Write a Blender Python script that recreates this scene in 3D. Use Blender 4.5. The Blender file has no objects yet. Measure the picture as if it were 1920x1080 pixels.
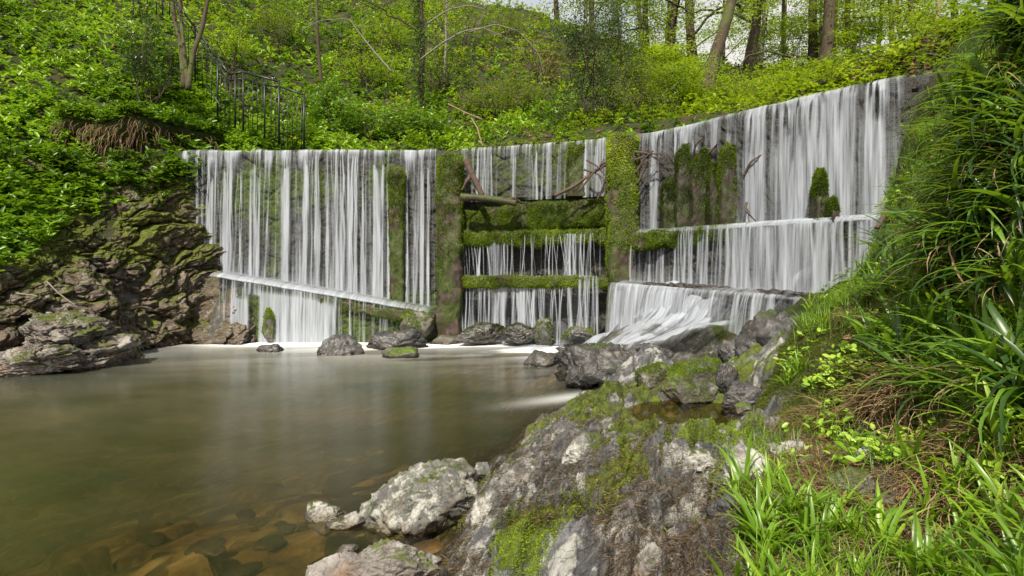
import bpy, math, random
import numpy as np
from mathutils import Vector, Matrix
R = math.radians
rng = np.random.default_rng(7)
random.seed(7)
S = bpy.context.scene
COL = S.collection
# ------------------------------------------------------------------ camera, sky, sun, exposure
EYE, FPX, HOR = 1.45, 1100.0, 507.0
cd = bpy.data.cameras.new('camera'); cam = bpy.data.objects.new('camera', cd); COL.objects.link(cam)
cam.location = (0, 0, EYE); cam.rotation_euler = (R(90), 0, 0)
cd.sensor_width = 36; cd.lens = 36*FPX/1920; cd.shift_y = -(540-HOR)/1920
cd.clip_start = 0.05; cd.clip_end = 1000
S.camera = cam
SUN_EL, SUN_AZ = 50, -16            # azimuth measured from straight behind the camera towards the right
az = R(SUN_AZ); el = R(SUN_EL)
sd = Vector((math.sin(az)*math.cos(el), -math.cos(az)*math.cos(el), math.sin(el)))
W = bpy.data.worlds.new('World'); S.world = W; W.use_nodes = True
nt = W.node_tree; nt.nodes.clear()
sky = nt.nodes.new('ShaderNodeTexSky'); sky.sky_type = 'NISHITA'; sky.sun_disc = False
sky.sun_elevation = el; sky.sun_rotation = math.atan2(sd.x, sd.y); sky.dust_density = 3.0; sky.air_density = 1.0
bg = nt.nodes.new('ShaderNodeBackground'); bg.inputs[1].default_value = 0.115
wo = nt.nodes.new('ShaderNodeOutputWorld')
tcw = nt.nodes.new('ShaderNodeTexCoord'); cn = nt.nodes.new('ShaderNodeTexNoise'); cn.inputs['Scale'].default_value = 2.2; cn.inputs['Detail'].default_value = 6
crw = nt.nodes.new('ShaderNodeValToRGB'); crw.color_ramp.elements[0].position = .36; crw.color_ramp.elements[1].position = .56
mw = nt.nodes.new('ShaderNodeMix'); mw.data_type = 'RGBA'; mw.inputs[7].default_value = (5.6, 5.4, 5.1, 1)      # bright broken cloud
nt.links.new(tcw.outputs['Generated'], cn.inputs['Vector']); nt.links.new(cn.outputs[0], crw.inputs[0]); nt.links.new(crw.outputs[0], mw.inputs[0]); nt.links.new(sky.outputs[0], mw.inputs[6])
nt.links.new(mw.outputs[2], bg.inputs[0]); nt.links.new(bg.outputs[0], wo.inputs[0])
sl = bpy.data.lights.new('sun', 'SUN'); sl.energy = 5.0; sl.angle = R(0.6); sl.color = (1, .91, .76)
so = bpy.data.objects.new('sun', sl); COL.objects.link(so)
so.rotation_euler = (-sd).to_track_quat('-Z', 'Y').to_euler(); so.location = (0, 0, 30)
S.view_settings.view_transform = 'Standard'; S.view_settings.look = 'None'
S.view_settings.exposure = 0.6; S.view_settings.gamma = 1
S.render.engine = 'CYCLES'
S.cycles.transparent_max_bounces = 24; S.cycles.max_bounces = 6
# ------------------------------------------------------------------ numpy noise
def _h(ix, iy, iz, seed):
    h = (ix.astype(np.int64)*374761393 + iy.astype(np.int64)*668265263 + iz.astype(np.int64)*2147483647 + seed*144665) & 0xffffffff
    h = ((h ^ (h >> 13)) * 1274126177) & 0xffffffff
    h = ((h ^ (h >> 16)) * 2246822519) & 0xffffffff
    return ((h ^ (h >> 15)) & 0xffffff) / float(0xffffff)
def vn(p, seed=0):
    """value noise in 0..1 for an (n,3) array"""
    p = np.asarray(p, float); i = np.floor(p).astype(np.int64); f = p-i; f = f*f*f*(f*(f*6-15)+10)
    r = 0
    for dx in (0, 1):
        wx = f[:, 0] if dx else 1-f[:, 0]
        for dy in (0, 1):
            wy = f[:, 1] if dy else 1-f[:, 1]
            for dz in (0, 1):
                wz = f[:, 2] if dz else 1-f[:, 2]
                r = r + wx*wy*wz*_h(i[:, 0]+dx, i[:, 1]+dy, i[:, 2]+dz, seed)
    return r
def fbm(p, oct=4, seed=0, gain=.5):
    a, s, t = 1., 0., 0.; p = np.array(p, float)
    for k in range(oct):
        s = s + a*vn(p, seed+k*17); t += a; a *= gain; p = p*2.03+11.7
    return s/t
def worley(p, seed=0):
    """2-D cellular noise: F1, F2, cell random, offset vector to nearest point"""
    x, y = p[:, 0], p[:, 1]; ix, iy = np.floor(x), np.floor(y)
    f1 = np.full(len(x), 9.); f2 = f1.copy(); cid = np.zeros(len(x)); ox = f1*0; oy = f1*0
    z = np.zeros(len(x))
    for a in (-1, 0, 1):
        for b in (-1, 0, 1):
            cx, cy = ix+a, iy+b
            px_ = cx+_h(cx, cy, z, seed); py_ = cy+_h(cx, cy, z, seed+5)
            d = np.hypot(px_-x, py_-y); c = _h(cx, cy, z, seed+9)
            n = d < f1
            f2 = np.where(n, f1, np.minimum(f2, d))
            cid = np.where(n, c, cid); ox = np.where(n, x-px_, ox); oy = np.where(n, y-py_, oy); f1 = np.where(n, d, f1)
    return f1, f2, cid, ox, oy
def sstep(a, b, x):
    t = np.clip((x-a)/(b-a), 0, 1); return t*t*(3-2*t)
def xyz(x, y=0., z=0.):
    return np.stack([x+0*y, y+0*x, z+0*x+0*y], -1)
# ------------------------------------------------------------------ object helpers
def tag(o, label=None, cat=None, group=None, kind=None):
    if label: o['label'] = label
    if cat: o['category'] = cat
    if group: o['group'] = group
    if kind: o['kind'] = kind
    return o
def mesh(name, V, F, mat=None, attrs=None, smooth=True):
    """V (n,3), F (m,k) with k = 3 or 4"""
    V = np.ascontiguousarray(V, np.float32); F = np.ascontiguousarray(F, np.int32)
    me = bpy.data.meshes.new(name); k = F.shape[1]
    me.vertices.add(len(V)); me.vertices.foreach_set('co', V.ravel())
    me.loops.add(F.size); me.loops.foreach_set('vertex_index', F.ravel())
    me.polygons.add(len(F)); me.polygons.foreach_set('loop_start', np.arange(0, F.size, k, dtype=np.int32))
    me.polygons.foreach_set('loop_total', np.full(len(F), k, np.int32))
    if smooth: me.polygons.foreach_set('use_smooth', np.ones(len(F), bool))
    me.update(calc_edges=True)
    for n, a in (attrs or {}).items():
        a = np.asarray(a, np.float32)
        if a.ndim == 1:
            at = me.attributes.new(n, 'FLOAT', 'POINT'); at.data.foreach_set('value', a)
        else:
            at = me.attributes.new(n, 'FLOAT_VECTOR', 'POINT'); at.data.foreach_set('vector', a.ravel())
    if mat: me.materials.append(mat)
    return me
def ob(name, me, parent=None, loc=(0, 0, 0)):
    o = bpy.data.objects.new(name, me); COL.objects.link(o); o.location = loc
    if parent: o.parent = parent
    return o
def empty(name, loc, label, cat, group=None):
    o = bpy.data.objects.new(name, None); COL.objects.link(o); o.location = loc; o.empty_display_size = .1
    return tag(o, label, cat, group)
def gridF(nu, nv, wrap=False):
    """faces of a grid stored [v][u]"""
    i = np.arange(nu-1 if not wrap else nu); j = np.arange(nv-1)
    I, J = np.meshgrid(i, j); I2 = (I+1) % nu
    return np.stack([J*nu+I, J*nu+I2, (J+1)*nu+I2, (J+1)*nu+I], -1).reshape(-1, 4)
class MB:
    def __init__(s): s.V = []; s.F = []; s.n = 0; s.A = []
    def add(s, V, F, a=None):
        V = np.asarray(V, float); s.V.append(V); s.F.append(np.asarray(F)+s.n); s.n += len(V)
        s.A.append(np.full(len(V), a if a is not None else 0.5) if np.ndim(a) == 0 else a)
    def mesh(s, name, mat, smooth=True):
        return mesh(name, np.concatenate(s.V), np.concatenate(s.F), mat, {'rnd': np.concatenate(s.A)}, smooth)
def tube(P, r, n=8, rough=0., seed=0, cap=True):
    """P (m,3) centre line, r (m,) radii -> quads"""
    P = np.asarray(P, float); m = len(P); r = np.broadcast_to(np.asarray(r, float), (m,))
    T = np.gradient(P, axis=0); T /= np.linalg.norm(T, axis=1)[:, None]+1e-9
    ref = np.array([0, 0, 1.]) if abs(T[:, 2]).mean() < .8 else np.array([0, 1., 0])
    A = np.cross(T, ref); A /= np.linalg.norm(A, axis=1)[:, None]+1e-9; B = np.cross(T, A)
    th = np.arange(n)/n*2*math.pi
    D = A[:, None]*np.cos(th)[None, :, None]+B[:, None]*np.sin(th)[None, :, None]
    rr = np.repeat(r[:, None], n, 1)
    if rough:
        q = (P[:, None]+D*r[:, None, None]*1.).reshape(-1, 3)
        rr = rr*(1+rough*(fbm(q/np.maximum(r.mean(), .01)*.9, 3, seed).reshape(m, n)-.5)*2)
    V = P[:, None]+D*rr[..., None]
    if cap:
        V = np.concatenate([P[:1, None]+D[:1]*.002, V, P[-1:, None]+D[-1:]*.002]); m += 2
    V = V.reshape(-1, 3); F = gridF(n, m, True)
    return V, F
def wig(a, b, n, amp, seed, sag=0.):
    a = np.array(a, float); b = np.array(b, float); t = np.linspace(0, 1, n)[:, None]
    L = np.linalg.norm(b-a); p = a+(b-a)*t
    w = np.stack([fbm(xyz(t[:, 0]*3+seed*7.1, seed+k*3.3, k*9.), 3, k)-.5 for k in range(3)], -1)
    w -= w[:1]*(1-t)+w[-1:]*t
    p = p+w*amp*L; p[:, 2] += sag*L*4*t[:, 0]*(1-t[:, 0])
    return p
# fast tubes for twigs (open ended)
def tubes(mb, lines, n=5):
    for P, r, a in lines:
        V, F = tube(P, r, n, cap=False); mb.add(V, F, a)
def leaves(C, D, N, L, Wd, fold=.15, rnd=None, curl=.0, two=False):
    """leaf blades: C base, D axis, N normal; returns V, F, rnd"""
    D = D/(np.linalg.norm(D, axis=1)[:, None]+1e-9); Sd = np.cross(D, N); Sd /= np.linalg.norm(Sd, axis=1)[:, None]+1e-9
    Nn = np.cross(Sd, D); L = L[:, None]; Wd = Wd[:, None]; n = len(C)
    if rnd is None: rnd = rng.random(n)
    if not two:
        a = C; b = C+D*L*.45+Sd*Wd*.5+Nn*L*fold; c = C+D*L-Nn*L*curl; d = C+D*L*.45-Sd*Wd*.5+Nn*L*fold
        V = np.stack([a, b, c, d], 1).reshape(-1, 3); F = np.arange(4*n).reshape(n, 4)
        return V, F, np.repeat(rnd, 4)
    # six-vertex leaf: mid-rib fold, drooping tip
    p0 = C; m1 = C+D*L*.5; tp = C+D*L-Nn*L*curl
    l1 = C+D*L*.25+Sd*Wd*.42+Nn*L*fold*.6; l2 = C+D*L*.68+Sd*Wd*.38+Nn*L*(fold-curl*.5)
    r1 = C+D*L*.25-Sd*Wd*.42+Nn*L*fold*.6; r2 = C+D*L*.68-Sd*Wd*.38+Nn*L*(fold-curl*.5)
    V = np.stack([p0, l1, l2, tp, r2, r1], 1).reshape(-1, 3)
    b = np.arange(n)[:, None]*6
    F = np.concatenate([b+np.array([[0, 1, 2, 3]]), b+np.array([[0, 3, 4, 5]])])
    return V, F, np.repeat(rnd, 6)
def blades(B, az, L, wd, up=1.2, droop=1.6, seg=6, rnd=None, twist=0.):
    """curved grass blades: B base (n,3), az azimuth, L length, wd width; droop = total bend"""
    n = len(B); t = np.linspace(0, 1, seg+1)
    up = np.broadcast_to(up, (n,)); droop = np.broadcast_to(droop, (n,))
    if rnd is None: rnd = rng.random(n)
    ang = up[:, None]-droop[:, None]*(t[None, :]**1.4)
    dl = (L/seg)[:, None]
    r = np.concatenate([np.zeros((n, 1)), np.cumsum(np.cos(ang[:, :-1])*dl, 1)], 1)
    z = np.concatenate([np.zeros((n, 1)), np.cumsum(np.sin(ang[:, :-1])*dl, 1)], 1)
    az2 = az[:, None]+twist*(rng.random(n)-.5)[:, None]*t[None]
    dx, dy = np.cos(az)[:, None], np.sin(az)[:, None]
    P = np.stack([B[:, None, 0]+r*np.cos(az2), B[:, None, 1]+r*np.sin(az2), B[:, None, 2]+z], -1)
    w = wd[:, None]*(np.minimum(1, .55+t*2.)*(1-t**2.2)+.02)[None]*.5
    sx, sy = -np.sin(az2), np.cos(az2)
    sv = np.stack([sx, sy, np.zeros_like(sx)], -1)
    mid = np.stack([-np.sin(ang)*np.cos(az2), -np.sin(ang)*np.sin(az2), np.cos(ang)], -1)
    Lf = P+sv*w[..., None]+mid*w[..., None]*.35; Rt = P-sv*w[..., None]+mid*w[..., None]*.35
    V = np.stack([Lf, P, Rt], 2).reshape(-1, 3)     # (n, seg+1, 3)
    b = np.arange(n)[:, None]*(seg+1)*3; F = []
    for k in range(seg):
        for c in (0, 1):
            F.append(b+np.array([[k*3+c, k*3+c+1, k*3+4+c, k*3+3+c]]))
    return V, np.concatenate(F), np.repeat(rnd, (seg+1)*3)
def surf_sample(V, F, n, mask=None):
    """random points on a mesh of quads: positions, normals"""
    a, b, c = V[F[:, 0]], V[F[:, 1]], V[F[:, 2]]; d = V[F[:, 3]]
    N = np.cross(c-a, d-b); A = np.linalg.norm(N, axis=1); w = A*(mask if mask is not None else 1)
    i = rng.choice(len(F), n, p=w/w.sum()); u, v = rng.random(n)[:, None], rng.random(n)[:, None]
    P = (a[i]*(1-u)+b[i]*u)*(1-v)+(d[i]*(1-u)+c[i]*u)*v
    return P, N[i]/(A[i][:, None]+1e-9), i
def fuzz(V, F, n, L, wd, mask=None, jit=.8, grav=0., flip=1):
    """moss or fibre hairs on a surface -> V,F,rnd"""
    P, N, i = surf_sample(V, F, n, mask); N = N*flip
    D = N+rng.normal(0, jit, (n, 3))*.6; D[:, 2] -= grav
    D /= np.linalg.norm(D, axis=1)[:, None]
    l = L*(.5+rng.random(n)); w = wd*(.6+.8*rng.random(n))
    pat = fbm(P*5, 3, 3); r = np.clip(.5*rng.random(n)+.9*(pat-.25), 0, 1)
    return leaves(P-N*.003, D, rng.normal(0, 1, (n, 3)), l, w, .0, r)
# ------------------------------------------------------------------ materials
def mat(name):
    m = bpy.data.materials.new(name); m.use_nodes = True; t = m.node_tree; t.nodes.clear()
    o = t.nodes.new('ShaderNodeOutputMaterial')
    def nd(k, **kw):
        n = t.nodes.new('ShaderNode'+k)
        for a, b in kw.items():
            if a.startswith('i_'):
                key = a[2:]; key = int(key) if key.isdigit() else key.replace('_', ' ')
                if isinstance(b, bpy.types.NodeSocket): t.links.new(b, n.inputs[key])
                else: n.inputs[key].default_value = b
            else: setattr(n, a, b)
        return n
    def ramp(f, stops, interp='LINEAR'):
        n = t.nodes.new('ShaderNodeValToRGB'); t.links.new(f, n.inputs[0]); cr = n.color_ramp; cr.interpolation = interp
        while len(cr.elements) < len(stops): cr.elements.new(.5)
        for e, (p, c) in zip(cr.elements, stops):
            e.position = p; e.color = (c[0], c[1], c[2], 1) if hasattr(c, '__len__') else (c, c, c, 1)
        return n.outputs[0]
    def noise(scale, vec=None, detail=5, rough=.6, dist=0.):
        n = nd('TexNoise'); n.inputs['Scale'].default_value = scale; n.inputs['Detail'].default_value = detail
        n.inputs['Roughness'].default_value = rough; n.inputs['Distortion'].default_value = dist
        if vec is not None: t.links.new(vec, n.inputs['Vector'])
        return n.outputs[0]
    def math_(op, a, b=None, clamp=False):
        n = nd('Math', operation=op); n.use_clamp = clamp
        for k, v in enumerate((a, b)):
            if v is None: continue
            if isinstance(v, bpy.types.NodeSocket): t.links.new(v, n.inputs[k])
            else: n.inputs[k].default_value = v
        return n.outputs[0]
    def mix(f, a, b, mode='MIX'):
        n = nd('Mix', data_type='RGBA', blend_type=mode)
        for k, v in ((0, f), (6, a), (7, b)):
            if isinstance(v, bpy.types.NodeSocket): t.links.new(v, n.inputs[k])
            else: n.inputs[k].default_value = (v[0], v[1], v[2], 1) if hasattr(v, '__len__') else v
        return n.outputs[2]
    def attr(n_, vec=False):
        n = nd('Attribute'); n.attribute_name = n_; return n.outputs['Vector' if vec else 'Fac']
    def mapv(vec, scale, rot=(0, 0, 0)):
        if any(rot):
            n0 = nd('Mapping'); t.links.new(vec, n0.inputs[0]); n0.inputs['Rotation'].default_value = rot; vec = n0.outputs[0]
        n = nd('Mapping'); t.links.new(vec, n.inputs[0]); n.inputs['Scale'].default_value = scale
        return n.outputs[0]
    def bump(h, strength, dist, normal=None):
        n = nd('Bump'); t.links.new(h, n.inputs['Height']); n.inputs['Strength'].default_value = strength; n.inputs['Distance'].default_value = dist
        if normal is not None: t.links.new(normal, n.inputs['Normal'])
        return n.outputs[0]
    def out(s): t.links.new(s, o.inputs[0]); return m
    class K: pass
    k = K(); k.nd, k.ramp, k.noise, k.m, k.mix, k.attr, k.mapv, k.bump, k.out, k.t = nd, ramp, noise, math_, mix, attr, mapv, bump, out, t
    k.pos = nd('NewGeometry').outputs['Position']
    k.nz = None
    def normal_z():
        s = nd('SeparateXYZ'); t.links.new(nd('NewGeometry').outputs['Normal'], s.inputs[0]); return s.outputs[2]
    k.normal_z = normal_z
    def bsdf(col, rough=.8, normal=None, spec=.5, **kw):
        b = nd('BsdfPrincipled')
        for key, v in (('Base Color', col), ('Roughness', rough)):
            if isinstance(v, bpy.types.NodeSocket): t.links.new(v, b.inputs[key])
            else: b.inputs[key].default_value = (v[0], v[1], v[2], 1) if hasattr(v, '__len__') else v
        b.inputs['Specular IOR Level'].default_value = spec
        if normal is not None: t.links.new(normal, b.inputs['Normal'])
        for a_, v in kw.items(): b.inputs[a_.replace('_', ' ')].default_value = v
        return b.outputs[0]
    k.bsdf = bsdf
    return k
def leafmat(name, stops, trans=.35, rough=.45, spec=.4):
    k = mat(name); r = k.attr('rnd'); n = k.noise(1.3, k.pos, 3)
    oi = k.nd('ObjectInfo').outputs['Random']
    f = k.m('ADD', k.m('ADD', k.m('MULTIPLY', r, .75), k.m('MULTIPLY', k.m('SUBTRACT', oi, .5), .25)), k.m('MULTIPLY', k.m('SUBTRACT', n, .35), .8), True)
    c = k.ramp(f, stops); b = k.bsdf(c, rough, spec=spec)
    tr = k.nd('BsdfTranslucent'); c2 = k.mix(.35, c, (.35, .5, .02)); k.t.links.new(k.mix(1., c2, (1.25, 1.3, .8), 'MULTIPLY'), tr.inputs[0])
    x = k.nd('MixShader'); x.inputs[0].default_value = trans; k.t.links.new(b, x.inputs[1]); k.t.links.new(tr.outputs[0], x.inputs[2])
    return k.out(x.outputs[0])
def rockmat(name, dark, mid, light, moss=(.055, .085, .012), moss2=(.02, .03, .008), mossamt=.5, lightamt=.5, rough=.75, brown=(.10, .065, .035), brownamt=.3, strike=(1, 1, 1), rot=(0, 0, 0), attrmoss=False, crack=1.):
    k = mat(name); p = k.pos; ps = k.mapv(p, strike, rot)
    n1 = k.noise(2.2, ps, 8, .65, .3); n2 = k.noise(9, ps, 8, .7); n3 = k.noise(55, p, 4, .7)
    c = k.ramp(n1, [(.3, dark), (.5, mid), (.68, light)])
    c = k.mix(k.ramp(n2, [(.35, .0), (.75, .55)]), c, light)
    lic = k.ramp(k.m('ADD', k.noise(3.7, k.mapv(ps, (1, 1, 1), (.4, .2, 1)), 9, .72), k.m('MULTIPLY', n2, .15)), [(.64-.12*lightamt, 0.), (.70-.12*lightamt, 1.)])
    c = k.mix(k.m('MULTIPLY', lic, min(1, lightamt*1.4)), c, (.40, .395, .365))
    bn = k.ramp(k.noise(4.3, k.mapv(p, (1, 1, 1), (1, 0, 2)), 7, .7), [(.58-.2*brownamt, 0.), (.72-.2*brownamt, 1.)])
    c = k.mix(k.m('MULTIPLY', bn, .8), c, brown)
    v = k.nd('TexVoronoi', feature='DISTANCE_TO_EDGE'); v.inputs['Scale'].default_value = 7
    crack = crack*.25; vv = k.nd('VectorMath', operation='ADD'); k.t.links.new(ps, vv.inputs[0])
    nc = k.nd('TexNoise'); nc.inputs['Scale'].default_value = 3; k.t.links.new(ps, nc.inputs['Vector']); k.t.links.new(nc.outputs[1], vv.inputs[1])
    k.t.links.new(vv.outputs[0], v.inputs['Vector'])
    crk = k.ramp(v.outputs['Distance'], [(0., 0.), (.035, 1.)])
    c = k.mix(1., c, k.mix(k.m('MULTIPLY', k.m('SUBTRACT', 1., crk), .55*crack), (1, 1, 1), (.25, .22, .2)), 'MULTIPLY')
    nz = k.normal_z()
    mn = k.noise(1.9, k.mapv(p, (1, 1, 1), (0, 1, 4)), 8, .68)
    f = k.m('ADD', k.m('MULTIPLY', nz, .16), mn)
    if attrmoss: f = k.m('ADD', f, k.m('MULTIPLY', k.m('SUBTRACT', k.attr('moss'), .5), .55))
    mm = k.ramp(f, [(.80-.36*mossamt, 0.), (.86-.36*mossamt, 1.)])
    mc = k.ramp(k.noise(14, p, 6, .7), [(.32, moss2), (.62, moss)])
    c = k.mix(mm, c, mc)
    h = k.m('ADD', k.m('MULTIPLY', n1, .6), k.m('ADD', k.m('MULTIPLY', n2, .35), k.m('MULTIPLY', n3, .1)))
    h = k.m('ADD', h, k.m('MULTIPLY', crk, .25*crack))
    h = k.m('ADD', h, k.m('MULTIPLY', mm, k.m('ADD', .12, k.m('MULTIPLY', k.noise(120, p, 3), .12))))
    b = k.bump(h, .9, .05)
    sz_ = k.nd('SeparateXYZ'); k.t.links.new(p, sz_.inputs[0]); wl = k.ramp(k.m('ADD', sz_.outputs[2], k.m('MULTIPLY', n2, .06)), [(.05, 1.), (.10, 0.)])
    c = k.mix(wl, c, k.mix(1., c, (.38, .33, .26), 'MULTIPLY'))
    ro = k.mix(mm, (rough,)*3, (.95,)*3); ro = k.mix(wl, ro, (.25,)*3)
    return k.out(k.bsdf(c, ro, b))
def barkmat(name, a, b, mossc=None, amt=.3):
    k = mat(name); p = k.pos; ps = k.mapv(p, (1, 1, .18)); n = k.noise(14, ps, 6, .7); n2 = k.noise(1.6, p, 5)
    c = k.mix(n, a, b)
    if mossc: c = k.mix(k.ramp(n2, [(.62-.3*amt, 0.), (.7-.3*amt, 1.)]), c, mossc)
    return k.out(k.bsdf(c, .9, k.bump(n, .8, .03)))
# ------------------------------------------------------------------ places read off the photograph
def PY(px, py, Y): return ((px-960)/FPX*Y, Y, EYE+(HOR-py)/FPX*Y)
def PZ(px, py, z):
    Y = FPX*(EYE-z)/(py-HOR); return ((px-960)/FPX*Y, Y, z)
def rbf(pts, c=.15):
    pts = np.array(pts, float); X = pts[:, :2]; n = len(X)
    A = np.sqrt(((X[:, None]-X[None])**2).sum(-1)+c*c)
    M = np.zeros((n+3, n+3)); M[:n, :n] = A; M[:n, n] = 1; M[:n, n+1:] = X; M[n, :n] = 1; M[n+1:, :n] = X.T
    w = np.linalg.solve(M+np.diag([1e-3]*n+[0]*3)*-1, np.concatenate([pts[:, 2], [0]*3]))
    def f(x, y):
        sh = np.shape(x); x = np.ravel(x); y = np.ravel(y); r = np.empty(len(x))
        for a in range(0, len(x), 50000):
            q = np.stack([x[a:a+50000], y[a:a+50000]], -1)
            d = np.sqrt(((q[:, None]-X[None])**2).sum(-1)+c*c)
            r[a:a+50000] = d@w[:n]+w[n]+q@w[n+1:]
        return r.reshape(sh)
    return f
crest_pts = [(-14, 13.0), (-10, 12.6), (-6.97, 12.47), (-4.2, 12.42), (-1.57, 12.36), (.43, 11.84), (2.22, 11.05), (3.15, 10.2), (3.98, 9.0), (4.93, 7.9), (5.55, 7.3), (7.2, 5.8)]
def catmull(P, n=24):
    P = np.array(P, float); Q = np.concatenate([[2*P[0]-P[1]], P, [2*P[-1]-P[-2]]]); o = []
    for i in range(len(P)-1):
        a, b, c, d = Q[i:i+4]; t = np.linspace(0, 1, n, endpoint=False)[:, None]
        o.append(.5*((2*b)+(c-a)*t+(2*a-5*b+4*c-d)*t*t+(3*b-a-3*c+d)*t**3))
    return np.concatenate(o+[P[-1:]])
CR = catmull(crest_pts); CS = np.concatenate([[0], np.cumsum(np.hypot(*np.diff(CR, axis=0).T))])
CT = np.gradient(CR, axis=0); CT /= np.linalg.norm(CT, axis=1)[:, None]
CN = np.stack([CT[:, 1], -CT[:, 0]], -1)          # normal, downstream side
CPX = 960+FPX*CR[:, 0]/CR[:, 1]
CRZ = 4.0+0*CS
def s_px(px): return np.interp(px, CPX, CS)
def cpt(s, off):
    x = np.interp(s, CS, CR[:, 0]); y = np.interp(s, CS, CR[:, 1]); nx = np.interp(s, CS, CN[:, 0]); ny = np.interp(s, CS, CN[:, 1])
    return x+nx*off, y+ny*off
def sdist(x, y):
    """signed distance behind the crest line (positive = upstream)"""
    sh = np.shape(x); x = np.ravel(x); y = np.ravel(y); best = np.full(len(x), 1e9); sg = np.zeros(len(x))
    C = CR[::3]; Nn = CN[::3]
    for a in range(0, len(x), 50000):
        q = np.stack([x[a:a+50000], y[a:a+50000]], -1)[:, None]-C[None]; d = np.hypot(q[..., 0], q[..., 1]); i = d.argmin(1)
        v = q[np.arange(len(i)), i]; s_ = -(v*Nn[i]).sum(1)
        best[a:a+50000] = s_
    return best.reshape(sh)
front = [PZ(*p, 0) for p in [(1100, 720), (1000, 800), (930, 870), (885, 960), (868, 1040), (860, 1080), (1075, 690), (0, 700), (100, 695), (180, 680), (235, 662), (290, 650), (380, 640), (462, 632)]]
front += [PY(*p) for p in [(1170, 612, 9.9), (1160, 625, 10.6), (1450, 590, 7.9), (1520, 555, 7.2), (1300, 625, 8.4), (1200, 672, 7.4), (1400, 660, 6.5), (1300, 700, 5.9), (1350, 725, 5.4), (1000, 640, 11.6), (900, 640, 12.0), 
    (1100, 760, 5.0), (1180, 740, 4.9), (1140, 830, 3.6), (1110, 880, 3.0), (1000, 1000, 2.35), (1200, 960, 2.5), (1200, 1060, 2.1), (1230, 800, 4.2), (1260, 830, 3.6),
    (1672, 420, 6.3), (1625, 520, 5.5), (1640, 470, 7.55), (1600, 535, 7.3), (1560, 560, 7.1), (1690, 320, 7.4), (1640, 500, 6.9), (1590, 560, 6.7), (1545, 585, 6.5), (1560, 570, 5.6), (1520, 610, 4.9), (1480, 700, 4.3), (1780, 140, 6.9), (1700, 250, 6.7), (1920, 540, 2.6), (1920, 200, 3.0), (1920, 0, 3.3), (1700, 600, 3.9), (1600, 700, 3.55), (1750, 800, 2.8), (1850, 1000, 2.15),
    (1640, 870, 2.6), (1500, 950, 2.4), (1500, 860, 2.85), (1350, 1060, 2.1), (1800, 300, 4.6), (1850, 150, 4.2), (1430, 800, 3.7), (1560, 760, 3.5), (1660, 500, 4.9), (1740, 420, 4.6), (1560, 640, 4.4),
    (100, 600, 9.15), (0, 560, 8.85), (200, 560, 10.0), (300, 575, 11.45), (400, 575, 11.95), (430, 515, 12.2), (350, 440, 12.25), (250, 430, 11.5), (120, 460, 10.4), (250, 365, 11.8), (0, 450, 9.5), (338, 330, 12.4), (100, 350, 11.2),
    (0, 300, 10.8), (200, 262, 12.2), (330, 266, 12.8), (450, 262, 13.2), (0, 150, 12.5), (200, 150, 14), (0, 0, 15), (300, 100, 15.5), (150, 0, 17.)]]
front += [(1.15, 4.55, .22), (1.5, 4.6, .2), (1.85, 4.75, .24), (1.5, 5.1, .27), (1.2, 4.1, .3), (6.5, 6.5, 4.9), (4.6, 4, 4.4), (4, 2, 4.0), (2.9, 1, 2.6), (1.5, .2, .5), (0, 0, .1), (-1, 1, -.15), (-.5, 2.6, -.1), (-.55, 3.2, -.14), (-.4, 4.3, -.2), (0, 5.4, -.25), (.5, 7, -.35),
    (-1.6, 3.2, -.2), (-2, 5, -.5), (-4.5, 7, -.95), (-6, 9.2, -.5), (-3, 10.5, -.7), (-1, 9, -.5), (0, 8, -.4), (-3, 3.4, -.5), (.4, 10.8, -.15), (-5, 4, -1), (-1.5, 2, -.2), (-4, 0, -.7), (-10, 0, -1), (-9, 5, -.2), (-11, 7, 2.5), (-14, 4, 4), (-4, 12.3, -.4), (-2.4, 12, -.2),
    (.2, 12.2, 0), (2, 11.3, .1), (6, 0, 5.), (10, 4, 5.4), (-14, 12, 7), (1.0, 9.3, 0.02), (-1.2, 12, .0), (-5.2, 11.6, -.4), (-5.8, 10.4, -.4)]
back = [PY(*p) for p in [(360, 262, 13.6), (500, 258, 14.5), (700, 262, 15.5), (900, 255, 16), (1000, 240, 16.2), (1200, 222, 16), (400, 200, 16), (600, 150, 19.5), (850, 150, 20.5), (1100, 150, 20.5), (350, 0, 20), (500, 0, 24), (800, 0, 29), (1000, 25, 31),
    (1300, 128, 28), (1500, 135, 28), (1700, 130, 26), (1600, 175, 17), (1400, 205, 16.5), (0, 0, 15), (150, 0, 17), (300, 100, 15.5), (0, 150, 12.6), (1780, 120, 12), (1150, 80, 27)]]
back += [(0, 60, 15), (-30, 40, 25), (30, 60, 12), (22, 24, 11), (12, 13, 7.2), (-20, 15, 14), (-40, 20, 25), (-15, 12, 8), (9, 9, 6), (-30, 5, 10), (14, 34, 11.5), (10, 34, 11.5), (0, 38, 15.8), (8, 6, 5), (-14, 40, 25), (60, 20, 10), (60, 80, 10), (-60, 80, 30), (-60, 0, 20)]
f_front, f_back = rbf(front), rbf(back, .6)
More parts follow.
